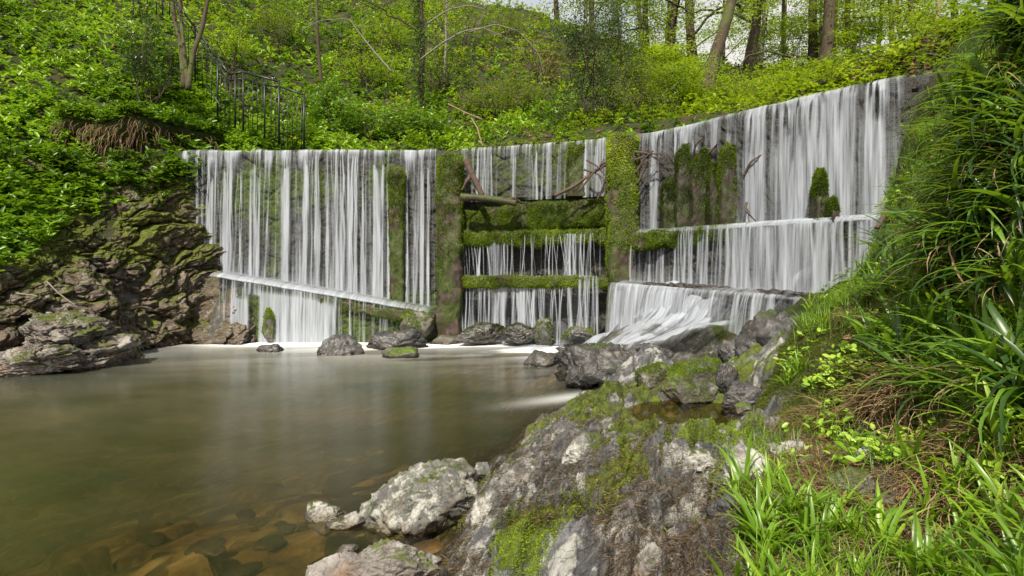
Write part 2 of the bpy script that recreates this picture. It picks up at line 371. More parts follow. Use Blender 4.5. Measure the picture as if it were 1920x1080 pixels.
def H0(x, y):
    x = np.asarray(x, float); y = np.asarray(y, float)
    s = sdist(x, y); f = f_front(x, y); b = f_back(x, y)
    riv = sstep(-8.2, -6.2, x)*sstep(8.5, 6.5, x)*sstep(2.6, 1.2, s)
    b = b*(1-riv)+3.6*riv
    t = sstep(.1, .55, s); z = f*(1-t)+b*t
    p = xyz(x.ravel(), y.ravel(), z.ravel())
    n = (fbm(p*1.1, 4, 1)-.5).reshape(z.shape); n2 = (fbm(p*5, 4, 5)-.5).reshape(z.shape)
    far = sstep(1., 6., s)
    under = sstep(.1, -.2, z)
    z = z+n*(.16+.5*far)*(1-.3*under)+n2*(.09+.05*far)
    xr, yr = x.ravel(), y.ravel(); nr = (s.ravel() < 0)*(yr < 9)*(yr > 1.5)*(xr > -6)*(xr < .5)*(z.ravel() < -.02)
    if nr.any():
        qq = np.stack([xr*.83+yr*.55, yr*.83-xr*.55], -1)*np.array([1.6, 2.9]); qq = qq+np.stack([fbm(p*1.7, 3, 31), fbm(p*1.7, 3, 32)], -1)*1.2
        a1, a2, a3, a4, a5 = worley(qq, 33); e_ = ((a3-.5)*.13+a4*.10*(a3-.3)-.07*np.exp(-((a2-a1)/.06)**2))
        z = z+(e_*nr*sstep(-.02, -.12, z.ravel())).reshape(z.shape)*sstep(8, 6, y)
    bd = x-(.95+.29*(y-2)+.35*sstep(3, 4.5, y)+.5*sstep(4.8, 6, y))
    z = z-.26*sstep(-.05, -.35, bd)*sstep(-.1, .12, f)*sstep(8.6, 8.1, y)*sstep(1.5, 1.7, y)*sstep(-.3*1., -.1, x/np.maximum(y, .5)+.16)*(x < 4)*(s < -.6)*(z > -.25)
    bk = sstep(.7, 1.6, z)*(s < -.2)*(x > 1)
    z = z+bk*(fbm(p*2.6, 3, 37)-.5).reshape(z.shape)*.38
    return z
# ground grid: dense near the camera and up to the weir, coarse far away
def axis(knots):
    o = []
    for (a, b, d) in knots: o.append(np.arange(a, b, d))
    return np.concatenate(o+[[knots[-1][1]]])
GX = axis([(-120, -40, 8), (-40, -16, 1.), (-16, -9, .15), (-9, -1, .05), (-1, 4, .04), (4, 7.5, .06), (7.5, 16, .25), (16, 40, 1), (40, 120, 8)])
GY = axis([(-30, -2, 2.), (-2, 1, .3), (1, 6, .04), (6, 14, .05), (14, 20, .12), (20, 34, .2), (34, 60, 1), (60, 160, 8)])
XX, YY = np.meshgrid(GX, GY); ZZ = H0(XX, YY)
def H(x, y):
    x = np.asarray(x, float); y = np.asarray(y, float)
    i = np.clip(np.searchsorted(GX, x)-1, 0, len(GX)-2); j = np.clip(np.searchsorted(GY, y)-1, 0, len(GY)-2)
    u = (x-GX[i])/(GX[i+1]-GX[i]); v = (y-GY[j])/(GY[j+1]-GY[j])
    return (ZZ[j, i]*(1-u)+ZZ[j, i+1]*u)*(1-v)+(ZZ[j+1, i]*(1-u)+ZZ[j+1, i+1]*u)*v
def Hn(x, y, e=.12):
    n = np.stack([H(x-e, y)-H(x+e, y), H(x, y-e)-H(x, y+e), np.full(np.shape(x), 2*e)], -1)
    return n/np.linalg.norm(n, axis=-1)[..., None]
def hit(px, py, y0=1.2, y1=45.):
    """where the sight line through a pixel first meets the ground"""
    px = np.atleast_1d(np.asarray(px, float)); py = np.atleast_1d(np.asarray(py, float))
    Y = y0*(y1/y0)**np.linspace(0, 1, 700)
    out = np.full((len(px), 3), np.nan)
    for k in range(len(px)):
        X = (px[k]-960)/FPX*Y; Z = EYE+(HOR-py[k])/FPX*Y; b = H(X, Y) > Z
        if b.any():
            i = b.argmax(); out[k] = (X[i], Y[i], H(X[i], Y[i]))
    return out
def pix(P):
    P = np.asarray(P); return 960+FPX*P[..., 0]/P[..., 1], HOR-FPX*(P[..., 2]-EYE)/P[..., 1]
SD = sdist(XX, YY)
# ---- ground (one sheet)
k = mat('ground_soil'); p = k.pos
n = k.noise(3, p, 8, .7); n2 = k.noise(22, p, 6, .75); n3 = k.noise(.7, p, 4)
soil = k.ramp(n2, [(.3, (.012, .008, .005)), (.5, (.038, .025, .013)), (.7, (.12, .078, .042))])
mossc = k.ramp(k.noise(12, p, 6, .7), [(.3, (.009, .014, .003)), (.7, (.035, .055, .008))])
c = k.mix(k.ramp(n, [(.40, 0.), (.5, 1.)]), soil, mossc)
rk = k.ramp(k.noise(7, k.mapv(p, (1.5, .6, 1.5), (0, 0, .4)), 8, .65), [(.3, (.03, .03, .028)), (.55, (.09, .085, .075)), (.75, (.26, .25, .22))])
c = k.mix(k.attr('rock'), c, rk)
bed = k.ramp(k.noise(3.5, k.mapv(p, (1.2, .7, 1), (0, 0, .9)), 8, .62, .6), [(.3, (.02, .014, .005)), (.5, (.12, .075, .022)), (.72, (.30, .23, .12))])
v = k.nd('TexVoronoi'); v.inputs['Scale'].default_value = 5; k.t.links.new(k.mapv(p, (1, .55, 1), (0, 0, .7)), v.inputs['Vector'])
bed = k.mix(.45, bed, k.mix(1., bed, k.ramp(v.outputs['Color'], [(.2, .35), (.8, 1.9)]), 'MULTIPLY'))
c = k.mix(k.attr('bed'), c, bed)
bn = k.bump(k.m('ADD', n, k.m('MULTIPLY', n2, .5)), .8, .06)
M_ground = k.out(k.bsdf(c, .9, bn, .3))
gp = xyz(XX, YY, ZZ)
gxn = np.gradient(ZZ, axis=1)/np.gradient(GX)[None]; gyn = np.gradient(ZZ, axis=0)/np.gradient(GY)[:, None]
slope = np.hypot(gxn, gyn)
gpx, gpy = pix(np.where(gp[..., 1:2] > .3, gp, np.array([0, .3, 0])))
bedm = sstep(.04, -.03, ZZ)*(SD < 0)
rockm = ((XX < -4)*(SD < .2)*(YY > 5)*sstep(.2, -.3, ZZ-np.interp(XX, [-9, -7.5, -6.6, -5], [1.4, 2.2, 3.3, 3.3]))).astype(float)
rockm = np.maximum(rockm, (XX > -1)*(XX < 2.9)*(SD < 0)*sstep(1.15, .8, ZZ)*sstep(0, .4, (YY-2.4)*.8-(XX-1.)*1.1+1.1))
rockm = np.clip(rockm+(fbm((gp.reshape(-1, 3))*4, 3, 8).reshape(ZZ.shape)-.5)*.8*(rockm > .02), 0, 1)
gm = mesh('ground', gp.reshape(-1, 3), gridF(len(GX), len(GY)), M_ground, {'rock': rockm.ravel(), 'bed': bedm.ravel()})
tag(ob('ground', gm), kind='structure')
# ------------------------------------------------------------------ the weir wall
sL, sP1, sP2, sR = s_px(345), s_px(843), s_px(1166), s_px(1690)
S0, S1 = s_px(200), CS[-1]-.3
def zl(s):      # height of the slanting ledge, left third
    return np.interp(s, [s_px(425), s_px(600), s_px(815)], [1.40, 1.08, .66])
def zr2(s): return np.interp(s, [s_px(1180), s_px(1600)], [1.24, 1.10])
ZR = 2.17
def wallo(s, z):
    s, z = np.broadcast_arrays(np.asarray(s, float), np.asarray(z, float))
    st = lambda d: sstep(.025, -.025, d)
    left = .5*st(z-zl(s))*sstep(s_px(410), s_px(440), s)
    cen = -.16*st(z-2.9)
    right = .32*st(z-ZR)+.42*st(z-zr2(s))
    a = sstep(sP1-.1, sP1+.1, s); b = sstep(sP2-.1, sP2+.1, s)
    return left*(1-a)+cen*a*(1-b)+right*b+.04*(4-z)*.5
nz_ = 210; nss = 1500
sv = np.linspace(S0, S1, nss); zz = np.linspace(-.7, 3.93, nz_)
prof = [(-1.0, 3.4), (-.95, 3.9), (-.6, 3.955), (-.25, 3.97), (-.06, 3.975), (0.0, 3.955)]
SS, ZW = np.meshgrid(sv, zz[::-1]); OW = wallo(SS, ZW)
q = xyz(SS.ravel()*1., ZW.ravel()*1.)
cf = worley(q[:, :2]*np.array([2.4, 4.5]), 3)
rel = (cf[2]-.5)*.05-.03*np.exp(-((cf[1]-cf[0])/.08)**2)+(fbm(q*6, 5, 2)-.5)*.09+(fbm(q*22, 3, 4)-.5)*.035
OW = OW+rel.reshape(OW.shape)*sstep(3.95, 3.8, ZW)
top_s = np.stack([np.full(nss, a) for a, b in prof]); top_z = np.stack([np.full(nss, b) for a, b in prof])
jit = (fbm(xyz(sv*3), 4, 21)-.5)
top_z = top_z+jit[None]*.06; ZW2 = ZW+jit[None]*.06*sstep(3.5, 3.93, ZW)
OA = np.concatenate([top_s, OW]); ZA = np.concatenate([top_z, ZW2]); SA = np.broadcast_to(sv, OA.shape)
x, y = cpt(SA.ravel(), OA.ravel()); WV = xyz(x, y, ZA.ravel())
WF = gridF(nss, len(ZA))
pxs = np.interp(SA.ravel(), CS, CPX); zr_ = ZA.ravel()
g = lambda a, c, w: np.exp(-((a-c)/w)**2)
mossf = .05*(pxs < 830)+.42*g(pxs, 480, 60)*g(zr_, 3.1, .55)+.25*g(pxs, 590, 60)*g(zr_, 3.2, .4)+.35*g(pxs, 720, 30)*g(zr_, 3.3, .5)+.2*g(pxs, 520, 14)+.17*(pxs > 865)*(pxs < 1140)*(zr_ > 2.8)+.25*g(pxs, 1440, 200)*0
mossf += .45*((zr_ < ZR)*(zr_ > ZR-.3)*(pxs > 1180)*(pxs < 1370))+.2*((pxs < 820)*(zr_ < 1.0))
k = mat('weir_stone'); p = k.pos; n = k.noise(5, p, 8, .7); n2 = k.noise(30, p, 5, .75)
c = k.ramp(n2, [(.3, (.006, .006, .006)), (.5, (.022, .021, .018)), (.66, (.065, .06, .05)), (.8, (.2, .19, .17))])
mf = k.ramp(k.m('ADD', n, k.m('MULTIPLY', k.m('SUBTRACT', k.attr('moss'), .1), 1.)), [(.5, 0.), (.66, 1.)])
c = k.mix(mf, c, k.ramp(k.noise(26, k.mapv(p, (1, 1, .5)), 5, .7), [(.3, (.012, .02, .004)), (.65, (.075, .115, .012))]))
M_weir = k.out(k.bsdf(c, k.mix(mf, (.38,)*3, (.9,)*3), k.bump(k.m('ADD', n, k.m('MULTIPLY', n2, .6)), .9, .05)))
weir = empty('weir', (0, 12.4, 0), 'long curved dark stone weir wall with mossy patches, water spilling over its whole crest', 'weir')
def child(name, me, par):
    o = ob(name, me, par); o.location = -Vector(par.location); return o
child('stone_wall', mesh('weir_wall', WV, WF, M_weir, {'moss': mossf}), weir)
# ------------------------------------------------------------------ moss, mossy timber
M_moss = leafmat('moss_fuzz', [(.0, (.016, .028, .004)), (.3, (.07, .11, .01)), (.65, (.19, .27, .02)), (1., (.36, .43, .035))], .3, .8, .1)
M_mossd = leafmat('moss_fuzz_dark', [(.0, (.014, .014, .005)), (.4, (.04, .05, .01)), (.75, (.075, .10, .014)), (1., (.14, .16, .025))], .25, .9, .1)
k = mat('wet_timber'); p = k.pos; n = k.noise(9, k.mapv(p, (1, 1, .2)), 6, .75); n2 = k.noise(2.5, p, 5)
c = k.ramp(n, [(.3, (.012, .008, .006)), (.55, (.05, .03, .02)), (.75, (.14, .085, .055))])
c = k.mix(k.ramp(n2, [(.42, 0.), (.55, 1.)]), c, k.ramp(k.noise(40, p, 4), [(.3, (.014, .022, .004)), (.7, (.065, .09, .010))]))
M_timber = k.out(k.bsdf(c, .6, k.bump(n, .9, .04)))

k = mat('wet_dark_timber'); n = k.noise(9, k.pos, 6, .75); M_wetdark = k.out(k.bsdf(k.ramp(n, [(.3, (.010, .008, .008)), (.7, (.06, .05, .045))]), .3, k.bump(n, .9, .04)))
k = mat('dark_mossy_timber'); p = k.pos; n = k.noise(9, k.mapv(p, (1, 1, .2)), 6, .75)
c = k.mix(k.ramp(k.noise(3, p, 6, .7), [(.45, 0.), (.6, 1.)]), k.ramp(n, [(.3, (.008, .006, .005)), (.55, (.028, .018, .013)), (.75, (.08, .05, .035))]), k.ramp(k.noise(40, p, 4), [(.3, (.014, .022, .004)), (.7, (.05, .07, .01))]))
M_tdark = k.out(k.bsdf(c, .55, k.bump(n, .9, .05)))
def post(px, y0, y1, w, Y, label, dep=.4, seed=0, lean=0., fz=9000, top='flat', group=None, brt=1.):
    x0, _, zt = PY(px, y0, Y); _, _, zb = PY(px, y1, Y); wd = w/FPX*Y*.5; hgt = zt-zb
    nu, nv = 40, max(40, int(hgt*34)); th = np.arange(nu)/nu*2*math.pi
    t = np.linspace(0, 1, nv)[:, None]
    ca, sa = np.cos(th)[None], np.sin(th)[None]
    e = .32; r = (np.abs(ca)**(2/e)+np.abs(sa)**(2/e))**(-e/2)
    X = ca*r*wd; Yv = sa*r*dep*.5; Z = -.25+t*(hgt+.25)+0*X
    q = xyz((X+0*Z).ravel()*5+seed, (Yv+0*Z).ravel()*5, Z.ravel()*2.2)
    k1 = (1+.60*(fbm(q, 4, seed)-.5)+.30*(fbm(q*4, 3, seed+2)-.5)).reshape(Z.shape)
    if top == 'broken':
        cut = hgt*(1-.16*fbm(xyz(th*1.6+seed, 0*th), 3, seed))[None]-abs(ca-.2)*.16*min(1, hgt)
        Z = np.minimum(Z, cut+0*Z); k1 = k1*(1-.45*sstep(.45, 1., t))
    else:
        k1 = k1*(1-.12*sstep(.96, 1, t)); Z = Z+(fbm(q*1.5, 3, seed+7).reshape(Z.shape)-.5)*.12*sstep(.9, 1, t)
    X2 = X*k1+lean*Z; Y2 = Yv*k1
    V = xyz(X2, Y2, Z).reshape(-1, 3)
    # closed top
    rings = []
    for f in (.7, .35, .02):
        tz = Z[-1]+(.03 if top == 'flat' else -.05)*(1-f)
        rings.append(xyz((X2[-1]-lean*Z[-1])*f+lean*tz, Y2[-1]*f, tz))
    V = np.concatenate([V]+rings); F = gridF(nu, nv+3, True)
    par = empty('timber_post', (x0, Y, zb), label, 'post', group)
    me = mesh('post_wood', V, F, M_timber if top == 'flat' else M_tdark); ob('wood', me, par)
    # fuzz: thicker and brighter on the upper part, sides
    fc = V[F].mean(1); hh = fc[:, 2]/hgt
    msk = (.06+1.0*sstep(.15, .95, hh))*sstep(.36, .62, fbm(fc*5+seed, 4, 4)+.22*sstep(.5, 1, hh))+.006
    fV, fF, fr = fuzz(V, F, fz, .036, .011, msk, grav=.7, flip=1)
    hz = fV[:, 2]/hgt; fr = np.clip(fr*(.35+.75*sstep(.25, .95, hz)-.1)*brt, 0, 1)
    ob('moss', mesh('moss', fV, fF, M_moss, {'rnd': fr}), par)
    return par
post(843, 292, 634, 44, 11.85, 'square mossy timber post left of the stepped mossy planks, browner towards its foot', seed=1, fz=20000, brt=.8)
post(1166, 254, 626, 50, 10.75, 'bright green mossy timber post right of the stepped mossy planks, tallest of the posts', seed=2, fz=26000, brt=1.3, dep=.45)
post(745, 318, 572, 27, 12.28, 'narrow moss-clad half-buried timber column rising above the slanting ledge', seed=3, dep=.3, fz=12000, brt=.95)
post(1081, 274, 345, 30, 11.48, 'short mossy stub of timber just under the crest above the planks', seed=4, dep=.3, fz=5000)
for i, (px, y0, y1, w, Y, lb) in enumerate([(1256, 322, 432, 30, 10.35, 'lowest leftmost broken mossy pile of the row beside the tall post'), (1281, 252, 432, 32, 10.2, 'tallest pointed broken mossy pile, second of the row'), (1312, 262, 430, 40, 9.95, 'widest broken mossy pile in the middle of the row with snagged twigs'),
        (1341, 292, 426, 24, 9.65, 'thin broken mossy pile, fourth of the row'), (1364, 252, 420, 32, 9.45, 'dark broken mossy pile at the right end of the row'), (1535, 308, 408, 21, 8.15, 'lone dark mossy stump standing in the white falls'), (1559, 366, 406, 14, 8.0, 'tiny dark wooden stub low beside the lone stump')]):
    post(px, y0, y1, w, Y, lb, seed=10+i, dep=.26, top='broken', fz=6000, lean=.03*(i % 3-1), brt=.5)
# mossy beams on the steps (parts of the timber frame between posts)
def beam(pts, hgt, dep, label, cat='beam', name='timber_beam', wm=None, seed=0, fz=20000, hang=.05, brt=1., L=.03, dark=False):
    """pts: (px, py of the top edge, Y of the front face)"""
    P = np.array([PY(*p) for p in pts]); n = 160
    tt = np.concatenate([[0], np.cumsum(np.linalg.norm(np.diff(P, axis=0), axis=1))]); u = np.linspace(0, tt[-1], n)
    C = np.stack([np.interp(u, tt, P[:, k]) for k in range(3)], -1)
    d = P[-1]-P[0]; d[2] = 0; d /= np.linalg.norm(d); nn = np.array([d[1], -d[0], 0])
    m = 28; th = np.arange(m)/m*2*math.pi; e = .45
    r = (np.abs(np.cos(th))**(2/e)+np.abs(np.sin(th))**(2/e))**(-e/2)
    a = np.cos(th)*r*dep*.5; b = np.sin(th)*r*hgt*.5
    V = C[:, None]+nn[None, None]*(a-dep*.5)[None, :, None]+np.array([0, 0, 1.])*(b-hgt*.5)[None, :, None]
    q = V.reshape(-1, 3); nz = (fbm(q*4+seed, 4, seed)-.5).reshape(n, m)
    nz3 = (fbm(q*14+seed, 3, seed+5)-.5).reshape(n, m)
    V = V+nn*(nz*.20+nz3*.07)[..., None]; V[..., 2] += nz*.12+nz3*.05
    V[..., 2] -= (b < 0)[None]*hang*fbm(xyz(u*6+seed), 3, seed+3)[:, None]
    V = V.reshape(-1, 3); F = gridF(m, n, True); o0 = Vector(P[0])
    par = empty(name, tuple(P[0]), label, cat)
    child('wood', mesh('beam', V, F, wm or M_timber), par)
    fc = V[F].mean(1); msk = (.15+1.3*fbm(fc*5, 3, 6))**2
    fV, fF, fr = fuzz(V, F, fz, L, .010, msk, grav=.9, flip=-1)
    child('moss', mesh('moss', fV, fF, M_mossd if dark else M_moss, {'rnd': np.clip(fr*brt, 0, 1)}), par)
beam([(868, 396, 11.95), (1000, 378, 11.6), (1138, 372, 11.15)], .50, .24, 'thick bright green mossy beam, topmost of the planks between the two tall posts', seed=1, fz=60000, hang=.05, L=.035, brt=.85)
beam([(866, 434, 11.85), (1000, 434, 11.5), (1138, 428, 11.0)], .16, .22, 'second mossy plank between the two tall posts with moss hanging under its edge', seed=2, fz=30000, hang=.14, brt=.8, L=.045)
beam([(866, 518, 11.75), (1000, 519, 11.35), (1140, 518, 10.9)], .16, .24, 'lowest mossy plank between the two tall posts, split by falling water', seed=3, fz=24000, hang=.08, brt=.8)
beam([(1184, 438, 10.25), (1290, 430, 9.75), (1400, 421, 8.95)], .2, .24, 'mossy plank right of the tall bright post, below the broken piles', seed=4, fz=26000, hang=.12, brt=.55, L=.04)
beam([(425, 522, 12.02), (600, 555, 11.8), (720, 575, 11.68), (815, 589, 11.6)], .17, .3, 'long slanting mossy log ledge running down to the left tall post', 'log', 'slanting_log', seed=5, fz=16000, hang=.10, brt=.55)
beam([(1205, 529, 9.95), (1350, 538, 8.95), (1540, 552, 7.5)], .11, .2, 'long dark submerged plank low in the right-hand falls', seed=6, fz=300, wm=M_wetdark, hang=.0, brt=.4, dark=True)
# ------------------------------------------------------------------ falling water
k = mat('falling_water'); st = k.attr('st', True)
n1 = k.noise(1, k.mapv(st, (34, 1.1, 1)), 4, .6); n2 = k.noise(1, k.mapv(st, (9, .5, 1)), 4, .6)
f = k.m('ADD', k.m('MULTIPLY', k.m('SUBTRACT', n1, .5), 1.5), k.m('MULTIPLY', k.m('SUBTRACT', n2, .5), 1.2))
a = k.m('MULTIPLY', k.m('POWER', k.attr('alpha'), 1.75), .82)
gate = k.m('MULTIPLY', k.m('MULTIPLY', a, k.m('SUBTRACT', 1.12, a)), 3.2)
al = k.m('MINIMUM', k.m('ADD', a, k.m('MULTIPLY', f, gate), True), .97)
b = k.bsdf((.47, .51, .58), .45, k.bump(n1, .35, .03), .3)
tr = k.nd('BsdfTranslucent'); tr.inputs[0].default_value = (.45, .5, .56, 1)
mx = k.nd('MixShader'); mx.inputs[0].default_value = .3; k.t.links.new(b, mx.inputs[1]); k.t.links.new(tr.outputs[0], mx.inputs[2])
tp = k.nd('BsdfTransparent'); m2 = k.nd('MixShader'); k.t.links.new(al, m2.inputs[0]); k.t.links.new(tp.outputs[0], m2.inputs[1]); k.t.links.new(mx.outputs[0], m2.inputs[2])
M_fall = k.out(m2.outputs[0])
def strands(S2, Z2, n, s0, s1, w, a, zt, zb, seed, grow=2.8, slant=.04, zjit=.0, late=.0):
    """alpha of thin falling threads; columns of S2 share s"""
    r = np.random.default_rng(seed); A = np.zeros_like(S2); sc = S2[0]; ds = sc[1]-sc[0]
    for i in range(n):
        c = r.uniform(s0, s1); ww = w*r.uniform(.5, 1.7); am = a*r.uniform(.55, 1.25); sl_ = r.normal(0, abs(slant))
        start = zt-(r.random()**2)*zjit; end = zb+(r.random() < .15)*r.random()*late
        j0 = np.searchsorted(sc, c-.6); j1 = np.searchsorted(sc, c+.6)
        if j1 <= j0: continue
        Zs = Z2[:, j0:j1]; Ss = S2[:, j0:j1]; d = np.maximum(start-Zs, 0)
        wz = ww*(.45+grow*.5*np.sqrt(d)); cen = c+sl_*d+.01*np.sin(d*5+i)
        g_ = am*np.exp(-((Ss-cen)/wz)**2)*sstep(start+.03, start-.05, Zs)*sstep(end-.02, end+.03, Zs)/(1+.12*d)
        A[:, j0:j1] = 1-(1-A[:, j0:j1])*(1-np.clip(g_, 0, .97))
    return A
fall_id = [0]
def curtain(s0, s1, ztop, zbot, afun, cols_per_m=110, rows=110, lip=False, push=.06, spread=.06, seed=0, bulge=.03, off0=None):
    sc = np.linspace(s0, s1, int((s1-s0)*cols_per_m)); zt = np.broadcast_to(ztop(sc), sc.shape); zb = np.broadcast_to(zbot(sc), sc.shape)
    t = np.linspace(0, 1, rows)[:, None]**1.15
    Z2 = zt[None]*(1-t)+zb[None]*t; S2 = np.broadcast_to(sc, Z2.shape).copy(); D = zt[None]-Z2
    o0 = wallo(sc, zt-.06) if off0 is None else off0(sc)
    O2 = o0[None]+push+spread*np.sqrt(D)+bulge*(fbm(xyz((S2*7).ravel(), (Z2*.5).ravel(), seed), 3, seed).reshape(S2.shape)-.5)*2*sstep(0, .15, D)
    A = afun(S2, Z2, D)
    if lip:
        for o_, z_, aa in ((.02, 4.0, .75), (-.05, 4.012, .55), (-.25, 4.005, .3), (-.6, 3.98, .2)):
            S2 = np.concatenate([sc[None], S2]); Z2 = np.concatenate([np.full((1, len(sc)), z_)+.05*(fbm(xyz(sc*3), 4, 21)-.5)[None], Z2]); O2 = np.concatenate([np.full((1, len(sc)), o_), O2]); A = np.concatenate([A[:1]*aa, A])
    x, y = cpt(S2.ravel(), O2.ravel())
    me = mesh('waterfall', xyz(x, y, Z2.ravel()), gridF(len(sc), len(Z2)), M_fall, {'alpha': np.clip(A, 0, 1).ravel(), 'st': np.stack([S2.ravel(), Z2.ravel(), Z2.ravel()*0+seed], -1)})
    return tag(ob('waterfall', me), kind='structure')
def nse(S2, Z2, fs, fz, seed, o=3): return fbm(xyz((S2*fs).ravel(), (Z2*fz).ravel(), seed*3.1), o, seed).reshape(S2.shape)
def P_(S2): return np.interp(S2, CS, CPX)
def band(x, a, b, w): return sstep(a-w, a+w, x)*sstep(b+w, b-w, x)
def edge_n(S2): return nse(S2, 0*S2, 1.3, 0, 4)
# left third, crest to slanting ledge
def a_left(S2, Z2, D):
    px = P_(S2); fr = nse(S2, Z2, 26, .6, 1); fr2 = nse(S2, Z2, 3.0, .1, 2)
    en = edge_n(S2)
    A = (.95*np.exp(-D/.22)+.5*np.exp(-D/.55))*sstep(.25, .62, fr+.35*np.exp(-D/.12)+.25*(fr2-.4))*(.45+.8*sstep(.3, .6, en))
    thin = 1-.75*band(px, 640, 735, 8)-.6*band(px, 735, 830, 6)*1-.5*band(px, 330, 425, 6)-.8*band(px, 512, 530, 4)*0
    A = A*np.clip(thin+.45, .25, 1)
    veil = (.10+.9*sstep(.42, .74, nse(S2, Z2, 4.5, .12, 5)))*sstep(.2, 1.6, D)*.34
    veil = veil*np.clip(1-.85*band(px, 505, 530, 5)-.9*band(px, 730, 764, 4)-.55*band(px, 764, 830, 5)-.5*band(px, 330, 420, 6)-.8*band(px, 605, 618, 3)-.4*band(px, 640, 700, 5), 0, 1)*(1-.55*np.exp(-((px-485)/28)**2-((Z2-3.1)/.6)**2))
    s_ = lambda p: s_px(p)
    B = 1-(1-strands(S2, Z2, 150, s_(347), s_(820), .009, .8, 3.97, 0, 3, 2.2, .02, .7, 1.))*(1-strands(S2, Z2, 16, s_(425), s_(725), .035, .8, 3.7, 0, 4, 2.4, .03, .4))
    B = B*np.clip(1-.8*band(px, 508, 528, 5)-.93*band(px, 731, 760, 3), 0, 1)
    for c, w, a0, z0 in ((425, .07, .95, 3.55), (727, .05, .95, 3.4), (595, .04, .9, 3.9), (655, .05, .85, 3.9), (695, .045, .85, 3.9), (375, .05, .7, 3.6), (403, .06, .75, 3.4), (640, .035, .8, 3.8), (560, .05, .8, 3.6)):
        B = 1-(1-B)*(1-a0*np.exp(-((S2-s_(c)-.02*np.maximum(z0-Z2, 0))/(w*.62*(.5+.55*np.sqrt(np.maximum(z0-Z2, 0)))))**2)*sstep(z0+.05, z0-.08, Z2))
    A = 1-(1-np.clip(A, 0, .97))*(1-B)*(1-np.clip(veil, 0, .9))
    zle = np.interp(px, [345, 425], [2.2, 1.5]); ends = np.where(px < 425, sstep(zle-.1, zle+.15, Z2), 1)
    mist = .55*np.exp(-(Z2-zl(S2))/.22)*band(px, 430, 700, 30)
    A = 1-(1-A)*(1-.5*sstep(.42, .7, nse(S2, Z2, 18, .5, 63, 4))*sstep(.3, 1., D))
    gaps = .34+.80*sstep(.36, .60, nse(S2, Z2, 13, .12, 61, 4))
    return np.clip((1-(1-A*gaps)*(1-mist))*ends*sstep(343, 347, px)*sstep(822, 818, px), 0, .97)
curtain(s_px(343), s_px(823), lambda s: 3.97+0*s, lambda s: np.where(s < s_px(428), 1.4, zl(s)+.02), a_left, lip=True, rows=170, seed=1, cols_per_m=150)
# white line of water along the slanting ledge
def ledgeflow(s0, s1, zf, wdt, afun, seed, off=0, lift=.035):
    sc = np.linspace(s0, s1, int((s1-s0)*60)); r = np.linspace(0, 1, 14)[:, None]
    zc = zf(sc)[None]; o_in = wallo(sc, zf(sc)+.1)[None]; o_out = o_in+wdt
    ph = r*math.pi*.62
    O2 = o_in+(o_out-o_in)*np.sin(ph)/math.sin(math.pi*.62)*1.02+off; Z2 = zc+lift+.10*(np.cos(ph)-1)*1.+.02*nse(np.broadcast_to(sc, O2.shape)+0, O2*0, 4, 0, seed)
    S2 = np.broadcast_to(sc, O2.shape).copy(); A = afun(S2, r+0*S2)
    x, y = cpt(S2.ravel(), O2.ravel())
    tag(ob('waterfall', mesh('waterfall', xyz(x, y, Z2.ravel()), gridF(len(sc), 14), M_fall, {'alpha': np.clip(A, 0, .97).ravel(), 'st': np.stack([S2.ravel(), r.repeat(len(sc), 1).ravel()*.3, S2.ravel()*0+seed], -1)})), kind='structure')
ledgeflow(s_px(425), s_px(822), zl, .56, lambda S2, r: (.97*band(P_(S2), 425, 745, 25)+.6*band(P_(S2), 745, 818, 8))*sstep(1.02, .8, r)*(.75+.4*sstep(.2, .55, r)), 2)
def a_leftlow(S2, Z2, D):
    px = P_(S2)
    a0 = .93*band(px, 515, 640, 22)*sstep(.10, .3, D)+.5*band(px, 460, 645, 12)*(.3+nse(S2, Z2, 5, .3, 7))
    a0 += .95*band(px, 462, 492, 4)*sstep(.3, .5, D)
    A = np.clip(a0, 0, .95)*(.75+.5*nse(S2, Z2, 7, .3, 8))
    A = 1-(1-np.clip(A, 0, .95))*(1-strands(S2, Z2, 70, s_px(430), s_px(740), .014, .6, 1.4, 0, 9, 1.8, .01, .3))*(1-.4*strands(S2, Z2, 25, s_px(700), s_px(820), .010, .8, .9, 0, 10, 1.5))
    A = A*(1-.9*band(px, 494, 512, 3)*sstep(.35, .42, D+.1))
    return A*sstep(428, 436, px)*sstep(820, 815, px)
curtain(s_px(426), s_px(821), lambda s: zl(s)-.02, lambda s: -.02+0*s, a_leftlow, rows=60, push=.08, seed=2, bulge=.04)
# middle bay
def a_mid(S2, Z2, D):
    px = P_(S2); fr = nse(S2, Z2, 22, .6, 11)
    A = .7*np.exp(-D/.18)*sstep(.35, .6, fr)
    keep = band(px, 893, 935, 3)+band(px, 958, 970, 2)+band(px, 986, 1064, 3)*(.5+.5*band(px, 1000, 1050, 6))+band(px, 1095, 1140, 3)+.5*band(px, 866, 893, 3)
    v = .62*sstep(.36, .6, nse(S2, Z2, 9, .2, 12))*keep
    st_ = strands(S2, Z2, 45, s_px(866), s_px(1138), .016, .75, 3.97, 0, 13, 1.8, .02, .4)
    return np.clip(1-(1-A)*(1-v)*(1-st_*np.clip(keep+.08, 0, 1)), 0, .95)*sstep(864, 867, px)*sstep(1141, 1137, px)
curtain(s_px(864), s_px(1142), lambda s: 3.97+0*s, lambda s: 2.86+0*s, a_mid, lip=True, rows=70, seed=3)
def a_m2(S2, Z2, D):
    px = P_(S2)
    A = strands(S2, Z2, 75, s_px(868), s_px(1136), .009, .85, 2.2, 0, 14, 1.3, .09, .08, .5)
    A = 1-(1-A)*(1-.6*band(px, 925, 950, 5))*(1-.35*band(px, 1070, 1095, 7))
    return A*sstep(866, 869, px)*sstep(1139, 1135, px)
zmid = lambda s: 1.45+(HOR-438)/FPX*np.interp(s, [sP1, sP2], [11.9, 10.9])
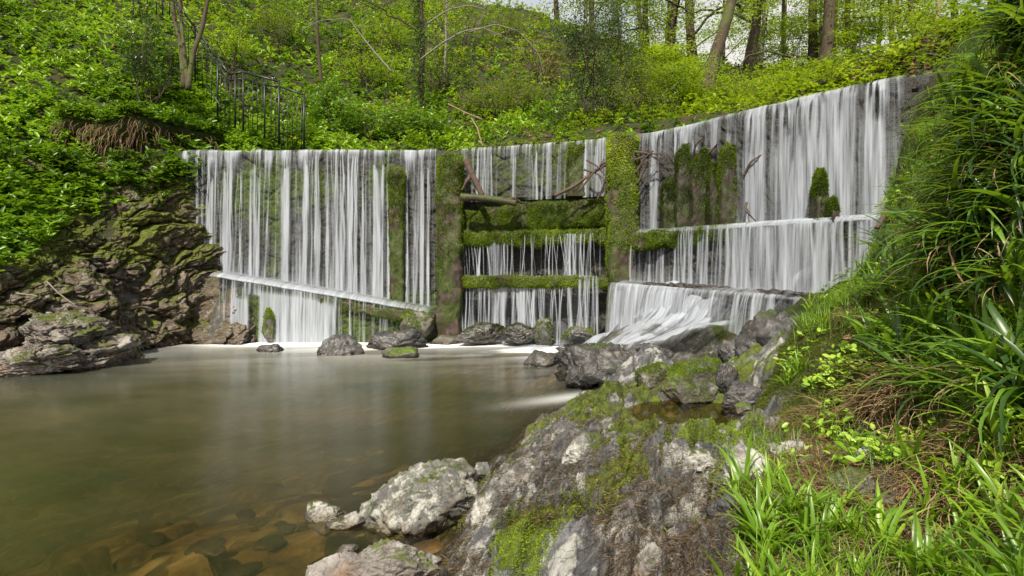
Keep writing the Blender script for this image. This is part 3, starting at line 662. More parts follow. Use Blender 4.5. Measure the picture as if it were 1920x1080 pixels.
zmid2 = lambda s: 1.45+(HOR-519)/FPX*np.interp(s, [sP1, sP2], [11.8, 10.8])
MO = lambda s: .30+0*s
curtain(s_px(866), s_px(1140), lambda s: zmid(s), lambda s: zmid2(s), a_m2, rows=60, seed=4, off0=MO, push=.05, spread=.02)
def a_m3(S2, Z2, D):
    px = P_(S2)
    A = strands(S2, Z2, 85, s_px(868), s_px(1136), .012, .8, 1.4, 0, 15, 1.5, .05, .1)
    v = .75*band(px, 930, 1010, 14)*sstep(.35, .6, nse(S2, Z2, 7, .3, 16))+.25*band(px, 868, 1130, 8)*nse(S2, Z2, 5, .3, 17)
    mist = .7*sstep(.75, 1.15, D)*sstep(.35, .7, nse(S2, Z2, 2.2, 1, 19))
    return np.clip(1-(1-A)*(1-v)*(1-mist), 0, .95)*sstep(866, 869, px)*sstep(1139, 1135, px)
curtain(s_px(866), s_px(1140), lambda s: zmid2(s)+.02, lambda s: .02+0*s, a_m3, rows=60, seed=5, off0=MO, push=.08)
# right-hand falls
def a_r1(S2, Z2, D):
    px = P_(S2); fr = nse(S2, Z2, 20, .5, 21); en = nse(S2, 0*S2, 2.2, 0, 22)
    A = (.9*np.exp(-D/.3)+.55*np.exp(-D/.8))*sstep(.28, .66, fr+.2*np.exp(-D/.1))*(.45+.75*sstep(.3, .6, en))
    v = sstep(.25, .62, nse(S2, Z2, 3.4, .12, 23))*sstep(.25, 1.0, D)*(.25+.75*sstep(1375, 1400, px))
    v = np.clip(.25+.8*v, 0, .93)*sstep(.15, .9, D)*(.35+.65*sstep(1370, 1400, px))
    for c, w in ((1442, 12), (1487, 10), (1592, 9), (1512, 14)): v = v*(1-.7*np.exp(-((px-c-6*D)/w)**2))
    A = 1-(1-np.clip(A, 0, .97))*(1-v)*(1-strands(S2, Z2, 70, s_px(1195), s_px(1690), .03, .7, 3.97, 0, 24, 2., .03, .6))
    for c, w, z0 in ((1210, .10, 3.3), (1230, .07, 3.0), (1425, .14, 3.2), (1600, .10, 3.95), (1570, .3, 3.1), (1640, .18, 3.5), (1500, .12, 3.1)):
        d = np.maximum(z0-Z2, 0); A = 1-(1-A)*(1-.85*np.exp(-((S2-s_px(c))/(w*(.7+.35*np.sqrt(d))))**4)*sstep(z0+.06, z0-.12, Z2))
    gap = np.clip(1-.88*band(px, 1241, 1376, 4)*sstep(3.62, 3.45, Z2+.12*nse(S2, 0*S2, 9, 0, 25)), 0, 1)
    A = A*gap
    lo = sstep(1700, 1675, px)*1.+.22*sstep(1675, 1700, px)*sstep(.5, .1, D)
    gaps = .5+.6*sstep(.33, .58, nse(S2, Z2, 4.5, .05, 62, 4))
    return np.clip(A*lo*gaps*sstep(1190, 1194, px), 0, .93)
sRe = s_px(1778)
curtain(s_px(1190), sRe, lambda s: 3.97+0*s, lambda s: ZR+.02+0*s, a_r1, lip=True, rows=140, seed=6, bulge=.06, cols_per_m=130)
ledgeflow(s_px(1182), s_px(1675), lambda s: ZR+0*s, .40, lambda S2, r: (.5+.47*sstep(1370, 1420, P_(S2)))*sstep(1.02, .8, r), 7, lift=.03)
def a_r2(S2, Z2, D):
    px = P_(S2)
    v = (.18+.66*sstep(1370, 1430, px))*(.35+.85*sstep(.25, .62, nse(S2, Z2, 4.5, .2, 26)))
    for c, w in ((1435, 10), (1620, 16)): v = v*(1-.75*np.exp(-((px-c)/w)**2))
    A = 1-(1-np.clip(v*.8, 0, .93))*(1-strands(S2, Z2, 110, s_px(1183), s_px(1660), .016, .75, 2.2, 0, 27, 1.8, .03, .1))
    mist = .6*np.exp(-(Z2-zr2(S2))/.12)
    return np.clip(1-(1-A)*(1-mist), 0, .95)*sstep(1182, 1186, px)
curtain(s_px(1182), s_px(1675), lambda s: ZR-.0+0*s, lambda s: zr2(s)+.02, a_r2, rows=60, seed=8, push=.10, bulge=.05)
ledgeflow(s_px(1190), s_px(1640), zr2, .5, lambda S2, r: .66*sstep(1.02, .6, r)*(.5+.7*nse(S2, r, 2, 1, 31)), 9, lift=.03)
def a_r3(S2, Z2, D):
    px = P_(S2)
    v = .5+.6*nse(S2, Z2, 5, .3, 28); v = v*(1-.6*sstep(1320, 1450, px))+.3*sstep(.45, .9, D)*(1-.7*sstep(1320, 1450, px))
    A = 1-(1-np.clip(v, 0, .92))*(1-strands(S2, Z2, 90, s_px(1170), s_px(1600), .02, .6, 1.2, 0, 29, 1.8, -.04, .1))
    return np.clip(A, 0, .95)*sstep(1168, 1190, px)
curtain(s_px(1166), s_px(1640), lambda s: zr2(s)-.0, lambda s: .15+0*s, a_r3, rows=60, seed=10, push=.1, spread=.22, bulge=.06)
# ------------------------------------------------------------------ cascade running over the rocks at the foot
gx = np.linspace(-2.0, 4.4, 520); gy = np.linspace(5.6, 12.4, 520); CX, CY = np.meshgrid(gx, gy)
csd = -sdist(CX, CY); base = f_front(CX, CY)
cs_ = np.zeros_like(CX)
ii = ((CX[..., None]-CR[::3, 0])**2+(CY[..., None]-CR[::3, 1])**2).argmin(-1); cs_ = CS[::3][ii]+ (CX-CR[::3][ii][..., 0])*CT[::3][ii][..., 0]+(CY-CR[::3][ii][..., 1])*CT[::3][ii][..., 1]
cpx = np.interp(cs_, CS, CPX)
hump = fbm(xyz((cs_*1.4).ravel(), (csd*1.1).ravel(), 3), 3, 41).reshape(CX.shape)
hump2 = fbm(xyz((cs_*4.5).ravel(), (csd*4).ravel(), 8), 4, 44).reshape(CX.shape)
CZ = np.maximum(base, 0)+.03+(.34*(hump-.35)+.05*(hump2-.5))*sstep(1100, 1180, cpx)+.30*np.exp(-((csd-.7)/.35)**2)*sstep(1150, 1230, cpx)*(.4+1.2*hump)
CZ = np.maximum(CZ, .012)
flow = fbm(xyz((cs_*6).ravel(), (csd*.8).ravel(), 1), 4, 42).reshape(CX.shape); fl2 = fbm(xyz((cs_*2).ravel(), (csd*.7).ravel(), 5), 3, 43).reshape(CX.shape)
reach = np.interp(cpx, [820, 880, 1000, 1120, 1180, 1260, 1400, 1500, 1600], [.4, .9, 1.2, 2.2, 3.2, 3.4, 2.6, 1.7, 1.0])
CA = sstep(0, -.9, csd-reach-.9*(fl2-.5))*(.45+1.1*sstep(.3, .6, flow))*(.35+.8*sstep(.3, .6, fl2))
CA = CA*sstep(.1, .3, csd)*sstep(830, 870, cpx)*sstep(1600, 1530, cpx)*sstep(1.12, .95, base)*.85*(1-.35*sstep(1340, 1460, cpx))*(.35+.9*sstep(.30, .55, hump))*(.6+.8*sstep(.35,.6,hump2))
tag(ob('cascade', mesh('cascade', xyz(CX, CY, CZ).reshape(-1, 3), gridF(520, 520), M_fall, {'alpha': np.clip(CA, 0, .95).ravel(), 'st': np.stack([cs_.ravel()*.4, csd.ravel()*.6, cs_.ravel()*0], -1)})), kind='structure')
# ------------------------------------------------------------------ pool
gx = axis([(-16, -8, .25), (-8, 2.5, .05), (2.5, 3.2, .2)]); gy = axis([(-8, 1, .5), (1, 13, .05)]); PX_, PY_ = np.meshgrid(gx, gy)
dep = -np.minimum(H(PX_, PY_), 0); psd = -sdist(PX_, PY_)
q = xyz(PX_.ravel(), PY_.ravel())
pp, pq = 960+FPX*PX_/np.maximum(PY_, .3), HOR+FPX*EYE/np.maximum(PY_, .3)
# streaks: noise stretched across the view direction of the current (towards the left)
nA = fbm(xyz((PX_*.5+PY_*.25).ravel(), (PY_*1.9-PX_*.5).ravel()), 5, 51).reshape(PX_.shape)
d_left = np.hypot(np.maximum(np.maximum(-5.5-PX_, PX_+3.55), 0), np.maximum(11.85-PY_, 0))
foam = 1.25*np.exp(-(d_left/.48)**2)+.55*np.exp(-d_left/1.1)*(.45+nA)
d_mid = np.hypot(np.maximum(np.maximum(-.9-PX_, PX_-1.5), 0)*.6, np.maximum(11.4-PY_-.9*sstep(-.5, 1.2, PX_), 0))
foam += 1.*np.exp(-(d_mid/.85)**2)*(.3+1.2*sstep(.38, .6, nA))+.35*np.exp(-d_mid/1.2)*sstep(.4, .6, nA)
foam += .42*np.exp(-(((PX_-.75)+(PY_-6.9)*.0)/.62)**2-((PY_-6.75-(PX_-.75)*.55)/.20)**2)*(.7+.5*nA)
murk = 1-np.exp(-np.maximum(dep-.04, 0)*1.5)
k = mat('pool_water'); p = k.pos
c = k.ramp(k.noise(.45, k.mapv(p, (1, 1.6, 1), (0, 0, .3)), 4, .5), [(.3, (.026, .040, .010)), (.5, (.064, .066, .024)), (.72, (.105, .09, .038))])
df = k.nd('BsdfDiffuse'); k.t.links.new(c, df.inputs[0])
tp = k.nd('BsdfTransparent'); k.t.links.new(k.mix(k.attr('murk'), (.85, .78, .58), (.25, .22, .08)), tp.inputs[0])
m1 = k.nd('MixShader'); k.t.links.new(k.m('MULTIPLY', k.attr('murk'), .80), m1.inputs[0]); k.t.links.new(tp.outputs[0], m1.inputs[1]); k.t.links.new(df.outputs[0], m1.inputs[2])
gl = k.nd('BsdfGlossy'); gl.inputs['Roughness'].default_value = .2; gl.inputs[0].default_value = (1, 1, 1, 1)
nb = k.noise(1, k.mapv(p, (.8, 3.2, 1), (0, 0, .3)), 3, .5)
k.t.links.new(k.bump(nb, .12, .05), gl.inputs['Normal'])
fr = k.nd('Fresnel'); fr.inputs[0].default_value = 1.33
m2 = k.nd('MixShader'); k.t.links.new(k.m('MULTIPLY', fr.outputs[0], .85, True), m2.inputs[0]); k.t.links.new(m1.outputs[0], m2.inputs[1]); k.t.links.new(gl.outputs[0], m2.inputs[2])
fo = k.nd('BsdfDiffuse'); fo.inputs[0].default_value = (.82, .84, .84, 1)
m3 = k.nd('MixShader'); k.t.links.new(k.attr('foam'), m3.inputs[0]); k.t.links.new(m2.outputs[0], m3.inputs[1]); k.t.links.new(fo.outputs[0], m3.inputs[2])
M_pool = k.out(m3.outputs[0])
tag(ob('pool_water', mesh('pool_water', xyz(PX_, PY_, 0*PX_).reshape(-1, 3), gridF(len(gx), len(gy)), M_pool, {'murk': murk.ravel(), 'foam': np.clip(foam, 0, 1).ravel()})), kind='structure')
# small still pool among the rocks on the right (spring water)
gx = np.linspace(.75, 2.3, 60); gy = np.linspace(3.85, 5.4, 60); A_, B_ = np.meshgrid(gx, gy)
k = mat('still_water'); tp = k.nd('BsdfTransparent'); tp.inputs[0].default_value = (.72, .6, .32, 1); gl = k.nd('BsdfGlossy'); gl.inputs['Roughness'].default_value = .06
fr = k.nd('Fresnel'); m1 = k.nd('MixShader'); k.t.links.new(fr.outputs[0], m1.inputs[0]); k.t.links.new(tp.outputs[0], m1.inputs[1]); k.t.links.new(gl.outputs[0], m1.inputs[2])
tag(ob('still_water', mesh('still_water', xyz(A_, B_, .285).reshape(-1, 3), gridF(60, 60), k.out(m1.outputs[0]))), kind='structure')
# ------------------------------------------------------------------ rocks
_b = bpy.data.meshes.new('t')
import bmesh
_ico = {}
def ico(n):
    if n not in _ico:
        bm = bmesh.new(); bmesh.ops.create_icosphere(bm, subdivisions=n, radius=1); bm.verts.ensure_lookup_table()
        _ico[n] = (np.array([v.co[:] for v in bm.verts]), np.array([[v.index for v in f.verts] for f in bm.faces])); bm.free()
    return _ico[n]
DARK = dict(dark=(.012, .012, .013), mid=(.035, .034, .035), light=(.12, .115, .11))
M_rwet = rockmat('rock_wet_dark', **DARK, mossamt=.30, lightamt=.12, rough=.32, brownamt=.1)
M_rmoss = rockmat('rock_mossy', (.02, .019, .016), (.055, .05, .042), (.15, .14, .12), moss=(.10, .155, .014), moss2=(.02, .033, .006), mossamt=.62, lightamt=.15, rough=.6, brownamt=.25)
M_rwhite = rockmat('rock_pale', (.022, .021, .019), (.085, .084, .078), (.28, .275, .262), moss=(.085, .10, .016), mossamt=.46, lightamt=.62, rough=.8, brownamt=.1, strike=(1.6, 1, 1.6), rot=(0, .4, .5), crack=1.1)
M_rleft = rockmat('rock_left', (.012, .011, .011), (.042, .036, .032), (.17, .15, .135), moss=(.10, .125, .012), moss2=(.02, .028, .005), mossamt=.56, lightamt=.2, rough=.65, brownamt=.42, brown=(.07, .045, .02), strike=(1, 1, 2.2), rot=(.5, .4, 0), crack=.7)
M_rpink = rockmat('rock_pinkish', (.028, .023, .021), (.095, .083, .075), (.26, .24, .225), moss=(.09, .11, .014), mossamt=.46, lightamt=.3, rough=.8, brownamt=.3, brown=(.15, .09, .05))
M_ridge = rockmat('rock_ridge', (.013, .013, .014), (.038, .039, .042), (.16, .165, .17), moss=(.10, .135, .012), moss2=(.02, .028, .006), mossamt=.42, lightamt=.42, rough=.7, brown=(.05, .036, .024), brownamt=.34, strike=(1.7, .8, 1.7), rot=(.3, .2, .62), attrmoss=True, crack=.8)
def rock_geo(sx, sy, sz, seed, nplanes=26, det=5, strata=.04, sdir=(.5, -.3, .8), chop=.58, rough=.13, yaw=0., cells=0.):
    V, F = ico(det); r = np.random.default_rng(seed); rad = np.ones(len(V))
    for i in range(nplanes):
        n = r.normal(0, 1, 3); n /= np.linalg.norm(n); d = r.uniform(chop, 1.); c = V@n
        rad = np.where(c > .15, np.minimum(rad, d/np.maximum(c, .15)), rad)
    P = V*rad[:, None]
    P = P*(1+rough*2*(fbm(P*1.6+seed, 4, seed)-.5)[:, None]*1.3)
    sdn = np.array(sdir)/np.linalg.norm(sdir); u = P@sdn*6+fbm(P*2+seed, 3, seed+3)*2.2; st_ = u-np.floor(u)
    P = P*(1+strata*(np.minimum(st_*1.3, (1-st_)*5)-.5)[:, None])
    if cells:
        a_ = np.cross(sdn, (0.3, 1, .2)); a_ /= np.linalg.norm(a_); b_ = np.cross(sdn, a_)
        wq = np.stack([P@(a_+sdn*.25)*2.3, P@(b_*.6+sdn*.9)*5.2], -1)+np.stack([fbm(P*2.5+seed, 3, 1), fbm(P*2.5, 3, seed)], -1)*1.6
        f1, f2, c_i, o1, o2 = worley(wq, seed); P = P*(1+cells*((c_i-.5)*.5+o1*(c_i*37 % 1-.5)*.8+o2*(c_i*91 % 1-.5)*.6-.42*np.exp(-((f2-f1)/.09)**2)))[:, None]
        f1, f2, c_i, o1, o2 = worley(wq*2.7+3, seed+1); P = P*(1+cells*.35*((c_i-.5)*.5+o1*(c_i*37 % 1-.5)*.9-.4*np.exp(-((f2-f1)/.10)**2)))[:, None]
    P = P*(1+.12*(fbm(P*7, 4, seed+9)-.5)[:, None])
    P = P*np.array([sx, sy, sz]); c, s_ = math.cos(yaw), math.sin(yaw)
    return np.stack([P[:, 0]*c-P[:, 1]*s_, P[:, 0]*s_+P[:, 1]*c, P[:, 2]], -1), F
def rock(px, py, Y, w, h, label, m, seed, depth=1., sink=.35, name='boulder', det=5, yaw=0., group=None, fz=0, fzm=None, **kw):
    """px,py = centre of the rock's silhouette, w,h in photo pixels, Y metres away"""
    w = w*(1.2 if kw.get('chop', 1) < .6 else 1.); h = h*(1.12 if kw.get('chop', 1) < .6 else 1.)
    x, y, z = PY(px, py, Y); sx = w/FPX*Y/2*1.08; sz = h/FPX*Y/2
    V, F = rock_geo(sx, sx*depth, sz*(1+sink), seed, det=det, yaw=yaw, **kw)
    V[:, 2] -= sz*sink
    if fz:
        par = empty(name, (x, y, z), label, 'rock', group)
        ob('stone', mesh(name, V, F, m), par)
        F4 = np.concatenate([F, F[:, 2:3]], 1); fc = V[F].mean(1); nn = np.cross(V[F[:, 1]]-V[F[:, 0]], V[F[:, 2]]-V[F[:, 0]]); up = nn[:, 2]/(np.linalg.norm(nn, axis=1)+1e-9)
        msk = sstep(-.2, .6, up)*sstep(.38, .6, fbm(fc*6/ max(sx, .3)*.6+seed, 3, seed))+1e-4
        fV, fF, fr = fuzz(V, F4, fz, .014*Y/6, .006*Y/6, msk, grav=.1)
        ob('moss', mesh('moss', fV, fF, fzm or M_moss, {'rnd': fr}), par); return par
    o = ob(name, mesh(name, V, F, m), None, (x, y, z)); return tag(o, label, 'rock', group)
# small rocks in the pool and at the foot of the weir
rock(506, 652, 10.55, 70, 24, 'smallest flat brown rock alone in the pool below the left falls', M_rwet, 101, .6, .9, cells=.2)
rock(640, 648, 10.3, 92, 40, 'brown pebbly rock sloping up out of the pool left of the flat dark ledge', M_rwet, 102, .7, .7, yaw=.3, cells=.2)
rock(742, 630, 11.0, 125, 42, 'long dark wrinkled rock just left of the left tall post', M_rwet, 103, .6, .8, strata=.12, cells=.2)
rock(754, 660, 9.9, 84, 28, 'low rounded rock with green weed in the pool in front of the left post', M_rmoss, 104, .8, .9)
rock(1015, 670, 9.0, 72, 36, 'black shiny rock in white water at the edge of the pool', M_rwet, 105, .7, .7, cells=.2)
rock(1128, 672, 7.7, 170, 92, 'dark wet jagged rock between the pool and the right-hand rapids', M_rwet, 106, .8, .4, strata=.14, yaw=-.3, fz=2500, fzm=M_mossd, cells=.2)
rock(1090, 700, 7.3, 70, 40, 'lower dark rubbly rock at the tip of the ridge by the pool', M_rwet, 107, .8, .5, strata=.14, cells=.2)
rock(786, 602, 11.6, 74, 50, 'mossy lump hanging under the slanting log', M_rmoss, 108, .6, .3, fz=3000)
rock(504, 602, 11.7, 26, 56, 'small upright mossy stump-like stone in the lower left falls', M_rmoss, 109, .8, .4, fz=2000)
rock(835, 636, 11.6, 60, 20, 'low mossy stone at the foot of the left tall post', M_rmoss, 110, .7, .5)
rock(902, 618, 11.45, 92, 34, 'mossy stump block left of centre under the stepped planks', M_rwet, 111, .6, .4, fz=3000, fzm=M_mossd, cells=.3, nplanes=34, chop=.5)
rock(975, 622, 11.3, 74, 28, 'reddish mossy block in the middle under the stepped planks', M_rwet, 112, .6, .4, fz=2500, fzm=M_mossd, cells=.3, nplanes=34, chop=.5)
rock(1020, 612, 11.2, 30, 48, 'upright bright mossy stone right of the reddish block under the planks', M_rwet, 113, .7, .3, fz=2500, cells=.3, nplanes=34, chop=.5)
rock(1085, 620, 10.9, 70, 34, 'mossy stone at the base close to the right tall post', M_rwet, 114, .6, .4, fz=2500, cells=.3, nplanes=34, chop=.5)
rock(385+75, 600, 12.0, 34, 90, 'dark wet rock shoulder at the left end of the lower falls', M_rwet, 115, .8, .3, cells=.2)
rock(1215, 655, 7.9, 90, 34, 'dark rounded rock showing through the white rapids', M_rwet, 116, .8, .5, cells=.2)
rock(1110, 690+4, 7.0, 60, 34, 'rubbly wet rock touching the pool edge', M_rwet, 117, .7, .4, cells=.2)
rock(1465, 650, 6.35, 190, 130, 'large smooth dark wet boulder right of the rapids', M_rwet, 118, .8, .25, yaw=.5, strata=.05, chop=.82, cells=.2)
rock(1380, 660, 6.7, 110, 70, 'grey wet rock half covered by the rapids beside the large dark boulder', M_rwet, 119, .8, .35, cells=.2)
rock(1530, 640, 5.8, 110, 110, 'dark ribbed rock tucked under the mossy bank', M_rwet, 120, .8, .3, strata=.14, cells=.2)
rock(1302, 708, 5.35, 150, 96, 'bright mossy pointed boulder above the small still pool', M_rmoss, 121, .7, .25, yaw=.2, fz=14000, det=6)
rock(1362, 700, 5.2, 50, 66, 'dark bare slab leaning against the bright mossy boulder', M_rwet, 126, .7, .3, cells=.2)
rock(1225, 703, 5.6, 90, 50, 'smaller rounded mossy boulder left of the bright pointed one', M_rmoss, 122, .8, .3, fz=6000)
rock(1400, 738, 5.0, 110, 60, 'black wet rock overhanging the small still pool', M_rwet, 123, .6, .3, cells=.2)
rock(1450, 715, 5.1, 90, 60, 'brown wet rubble rock beside the small still pool', M_rwet, 124, .8, .3, strata=.16, cells=.2)
rock(1395, 765, 4.55, 44, 22, 'small flat greenish stone in the small still pool', M_rmoss, 125, .9, .4)
# pale rocks in the foreground pool
rock(808, 918, 3.55, 205, 160, 'large pale cracked rock with moss standing in the shallow water', M_rwhite, 131, .75, .22, det=6, sdir=(.75, .3, .55), fz=7000, yaw=.3, nplanes=34, chop=.52, rough=.08, cells=.2)
rock(905, 880, 3.75, 34, 34, 'small dark split stone right of the large pale cracked rock', M_rwhite, 132, .8, .3, nplanes=34, chop=.52, rough=.08, cells=.2)
rock(925, 950, 3.2, 90, 80, 'pale streaky stone leaning on the foot of the ridge', M_rwhite, 133, .7, .3, yaw=.8, nplanes=34, chop=.52, rough=.08, cells=.2)
rock(602, 954, 3.45, 80, 44, 'low wet pale rock, leftmost in the shallow water', M_rwhite, 134, .7, .5, nplanes=34, chop=.52, rough=.08, cells=.2)
rock(655, 972, 3.35, 70, 26, 'thin low pale rock awash between the leftmost and the large cracked one', M_rwhite, 135, .7, .6, nplanes=34, chop=.52, rough=.08, cells=.2)
rock(640, 1075, 2.75, 190, 76, 'broad pale rounded rock at the bottom edge of the picture', M_rpink, 136, .7, .4, det=6, nplanes=34, chop=.52, rough=.08, cells=.2)
rock(730, 1050, 2.72, 150, 90, 'angular pinkish-grey block with a flat tilted top at the bottom edge', M_rpink, 137, .8, .3, det=6, nplanes=34, chop=.52, rough=.08, cells=.2)
rock(652, 1026, 3.0, 40, 14, 'small round yellowish cobble under water above the pinkish block', M_rpink, 138, .8, .6, name='cobble', nplanes=34, chop=.52, rough=.08, cells=.2)
# ---- one craggy outcrop on the left bank: the face of the bank, pushed out in blocks and folds
A0, B0 = np.array([-8.6, 6.6]), np.array([-5.35, 12.75]); e1 = (B0-A0); Ln = np.linalg.norm(e1); e1 /= Ln; nrm = np.array([-e1[1], e1[0]])
na, nzz = 620, 400; aa, zz_ = np.meshgrid(np.linspace(-1.2, Ln, na), np.linspace(-.35, 3.75, nzz))
ac_, zc_ = np.meshgrid(np.linspace(-1.2, Ln, 156), np.linspace(-.35, 3.75, 101)); T1 = np.full(ac_.shape, 3.6); found = np.zeros(ac_.shape, bool)
for t_ in np.linspace(-1.2, 3.6, 65):
    h_ = f_front(A0[0]+e1[0]*ac_+nrm[0]*t_, A0[1]+e1[1]*ac_+nrm[1]*t_) > zc_; nw = h_ & ~found; T1[nw] = t_; found |= nw
for _ in range(3): T1[1:-1, 1:-1] = (T1[1:-1, 1:-1]*2+T1[:-2, 1:-1]+T1[2:, 1:-1]+T1[1:-1, :-2]+T1[1:-1, 2:])/6
fi = (aa+1.2)/(Ln+1.2)*154.999; fj = (zz_+.35)/4.1*99.999; i0 = fi.astype(int); j0 = fj.astype(int); fi -= i0; fj -= j0
T0 = (T1[j0, i0]*(1-fi)+T1[j0, i0+1]*fi)*(1-fj)+(T1[j0+1, i0]*(1-fi)+T1[j0+1, i0+1]*fi)*fj
q = xyz(aa.ravel(), T0.ravel(), zz_.ravel())
w2 = np.stack([aa.ravel()*.85+zz_.ravel()*.5, zz_.ravel()*.9-aa.ravel()*.45], -1)
wp = np.stack([fbm(q*1.4, 4, 141)-.5, fbm(q*1.4, 4, 142)-.5], -1)
f1, f2, ci, o1, o2 = worley(w2*np.array([1.3, 2.1])+wp*2.2, 143)
g1, g2, gi, p1, p2 = worley(w2*np.array([3.6, 6.5])+wp*5, 144)
h1, h2, hi, r1, r2 = worley(w2*np.array([11, 17])+wp*9, 145)
bul = 1-np.clip(f1, 0, 1); bul2 = 1-np.clip(g1, 0, 1)
push_ = .22*(ci-.45)+.30*bul**1.2+o2*(ci*37 % 1-.3)*.35-.20*np.exp(-((f2-f1)/.07)**2)+.075*(gi-.4)+.13*bul2+p2*(gi*91 % 1-.2)*.14-.07*np.exp(-((g2-g1)/.08)**2)+.03*(hi-.5)+r2*.045-.02*np.exp(-((h2-h1)/.1)**2)+(fbm(q*9, 4, 146)-.5)*.08+(fbm(q*.8, 3, 147)-.5)*.4
push_ = push_.reshape(aa.shape)*.8+.02; fade = sstep(3.75, 3.35, zz_)*sstep(Ln, Ln-.25, aa)
tz = T0-push_*(.25+.75*fade)
OV = xyz(A0[0]+e1[0]*aa+nrm[0]*tz, A0[1]+e1[1]*aa+nrm[1]*tz, zz_+.12*(bul*1.-.5).reshape(aa.shape)*fade)
lowp = sstep(.75, .2, zz_+.5*(fbm(q*1.5, 3, 148).reshape(aa.shape)-.5))*sstep(4.2, 2.2, aa)
crev = np.exp(-((f2-f1)/.1)**2).reshape(aa.shape)
om = .5-.5*lowp+.35*(zz_ > 1.6)*1.+.2*crev+.6*(fbm(q*1.1, 3, 149).reshape(aa.shape)-.5)
OF = gridF(na, nzz); ov = OV.reshape(-1, 3)
k = M_rleft
outc = empty('rock_outcrop', (-7.2, 9.6, 0), 'large dark craggy moss-grown rock outcrop sloping into the pool left of the falls', 'rock outcrop')
M_rleft2 = rockmat('rock_left_crag', (.012, .009, .007), (.046, .035, .025), (.19, .15, .115), moss=(.115, .135, .012), moss2=(.022, .03, .005), mossamt=.42, lightamt=.2, rough=.6, brownamt=.6, brown=(.075, .048, .02), strike=(1, 1, 1.6), rot=(.5, .4, 0), attrmoss=True)
child('stone', mesh('outcrop', ov, OF, M_rleft2, {'moss': om.ravel()}), outc)
ofc = ov[OF].mean(1); oN = np.cross(ov[OF[:, 2]]-ov[OF[:, 0]], ov[OF[:, 3]]-ov[OF[:, 1]]); oN /= np.linalg.norm(oN, axis=1)[:, None]+1e-9
sgn = -1 if (oN@np.array([.85, -.45, .3])).mean() < 0 else 1
om_ = om.ravel()[OF].mean(1); msk = sstep(-.15, .55, sgn*oN[:, 2])*sstep(.38, .54, fbm(ofc*1.6, 4, 150)+.35*(om_-.5))*(ofc[:, 2] > .1)+1e-6
fV, fF, fr = fuzz(ov, OF, 95000, .022, .010, msk, grav=.2, flip=sgn)
hz = np.repeat(sstep(.35, .75, fbm(fV[::4]*1.3, 3, 151)), 4)
child('moss', mesh('outcrop_moss', fV, fF, M_moss, {'rnd': np.clip(fr*.5+hz*.4-.12, 0, 1)}), outc)
for i, (px, py, Y, w, h, lb, m) in enumerate([(60, 668, 8.35, 150, 62, 'pinkish pale rock at the water edge on the far left', M_rpink), (165, 662, 8.95, 150, 66, 'low pale fractured rock at the left waterline beneath the outcrop', M_rpink), (110, 620, 8.75, 130, 60, 'rust-brown pale rock just above the far left waterline', M_rpink)]):
    rock(px, py, Y, w, h, lb, m, 150+i*3, .8, .25, det=6, strata=.05, nplanes=30, chop=.55, rough=.2, yaw=.2*i, fz=2500, fzm=M_mossd, cells=.3)
# stones on the bank at lower right
rock(1632, 868, 2.62, 100, 72, 'grey lichen-covered round stone set in the soil of the bank', M_rwhite, 161, .7, .3, det=6, nplanes=34, chop=.52, rough=.08, cells=.2)
rock(1590, 900, 2.5, 84, 44, 'cracked pale stone in front of the round lichen stone', M_rwhite, 162, .7, .4, nplanes=34, chop=.52, rough=.08, cells=.2)
rock(1710, 862, 2.6, 90, 56, 'pinkish lichen-covered stone right of the round one', M_rpink, 163, .7, .35, nplanes=34, chop=.52, rough=.08, cells=.2)
rock(1540, 862, 2.75, 80, 34, 'flat blue-grey slate slab poking from dead grass', M_rwhite, 164, .6, .3, nplanes=34, chop=.52, rough=.08, cells=.2)
rock(1465, 842, 3.0, 80, 50, 'grey slab with moss just right of the still pool', M_rwhite, 165, .7, .3, nplanes=34, chop=.52, rough=.08, cells=.2)
rock(1600, 752, 3.35, 76, 16, 'thin grey ledge under the mossy mound with fallen leaves', M_rwhite, 166, .6, .4, nplanes=34, chop=.52, rough=.08, cells=.2)
rock(1400, 890, 2.72, 130, 90, 'smooth blue-grey rock beside the grass clump', M_rwhite, 167, .8, .3, yaw=.7, nplanes=34, chop=.52, rough=.08, cells=.2)
rock(1290, 870, 3.0, 150, 90, 'flat-topped blue-grey rock in the middle of the ridge', M_rwhite, 168, .8, .2, det=6, nplanes=34, chop=.52, rough=.08, cells=.2)
rock(1100, 838, 3.5, 100, 44, 'bright white quartz patch rock on the brown ridge', M_rwhite, 169, .7, .3, yaw=.5, nplanes=34, chop=.52, rough=.08, cells=.2)
rock(1185, 835, 3.5, 90, 60, 'cracked grey blocky rock by the still pool edge', M_rwhite, 170, .8, .3, nplanes=34, chop=.52, rough=.08, cells=.2)
rock(1010, 985, 2.5, 66, 96, 'upright rounded grey stone nested in yellow moss', M_rwhite, 171, .7, .3, det=6, nplanes=34, chop=.52, rough=.08, cells=.2)
rock(1225, 1062, 2.08, 90, 70, 'knobbly brownish stone at the bottom edge of the ridge', M_rpink, 172, .8, .3, nplanes=34, chop=.52, rough=.08, cells=.2)
rock(1360, 950, 2.4, 70, 60, 'small dark pointed rock between the ridge and the grass', M_rwet, 173, .8, .3, cells=.2)
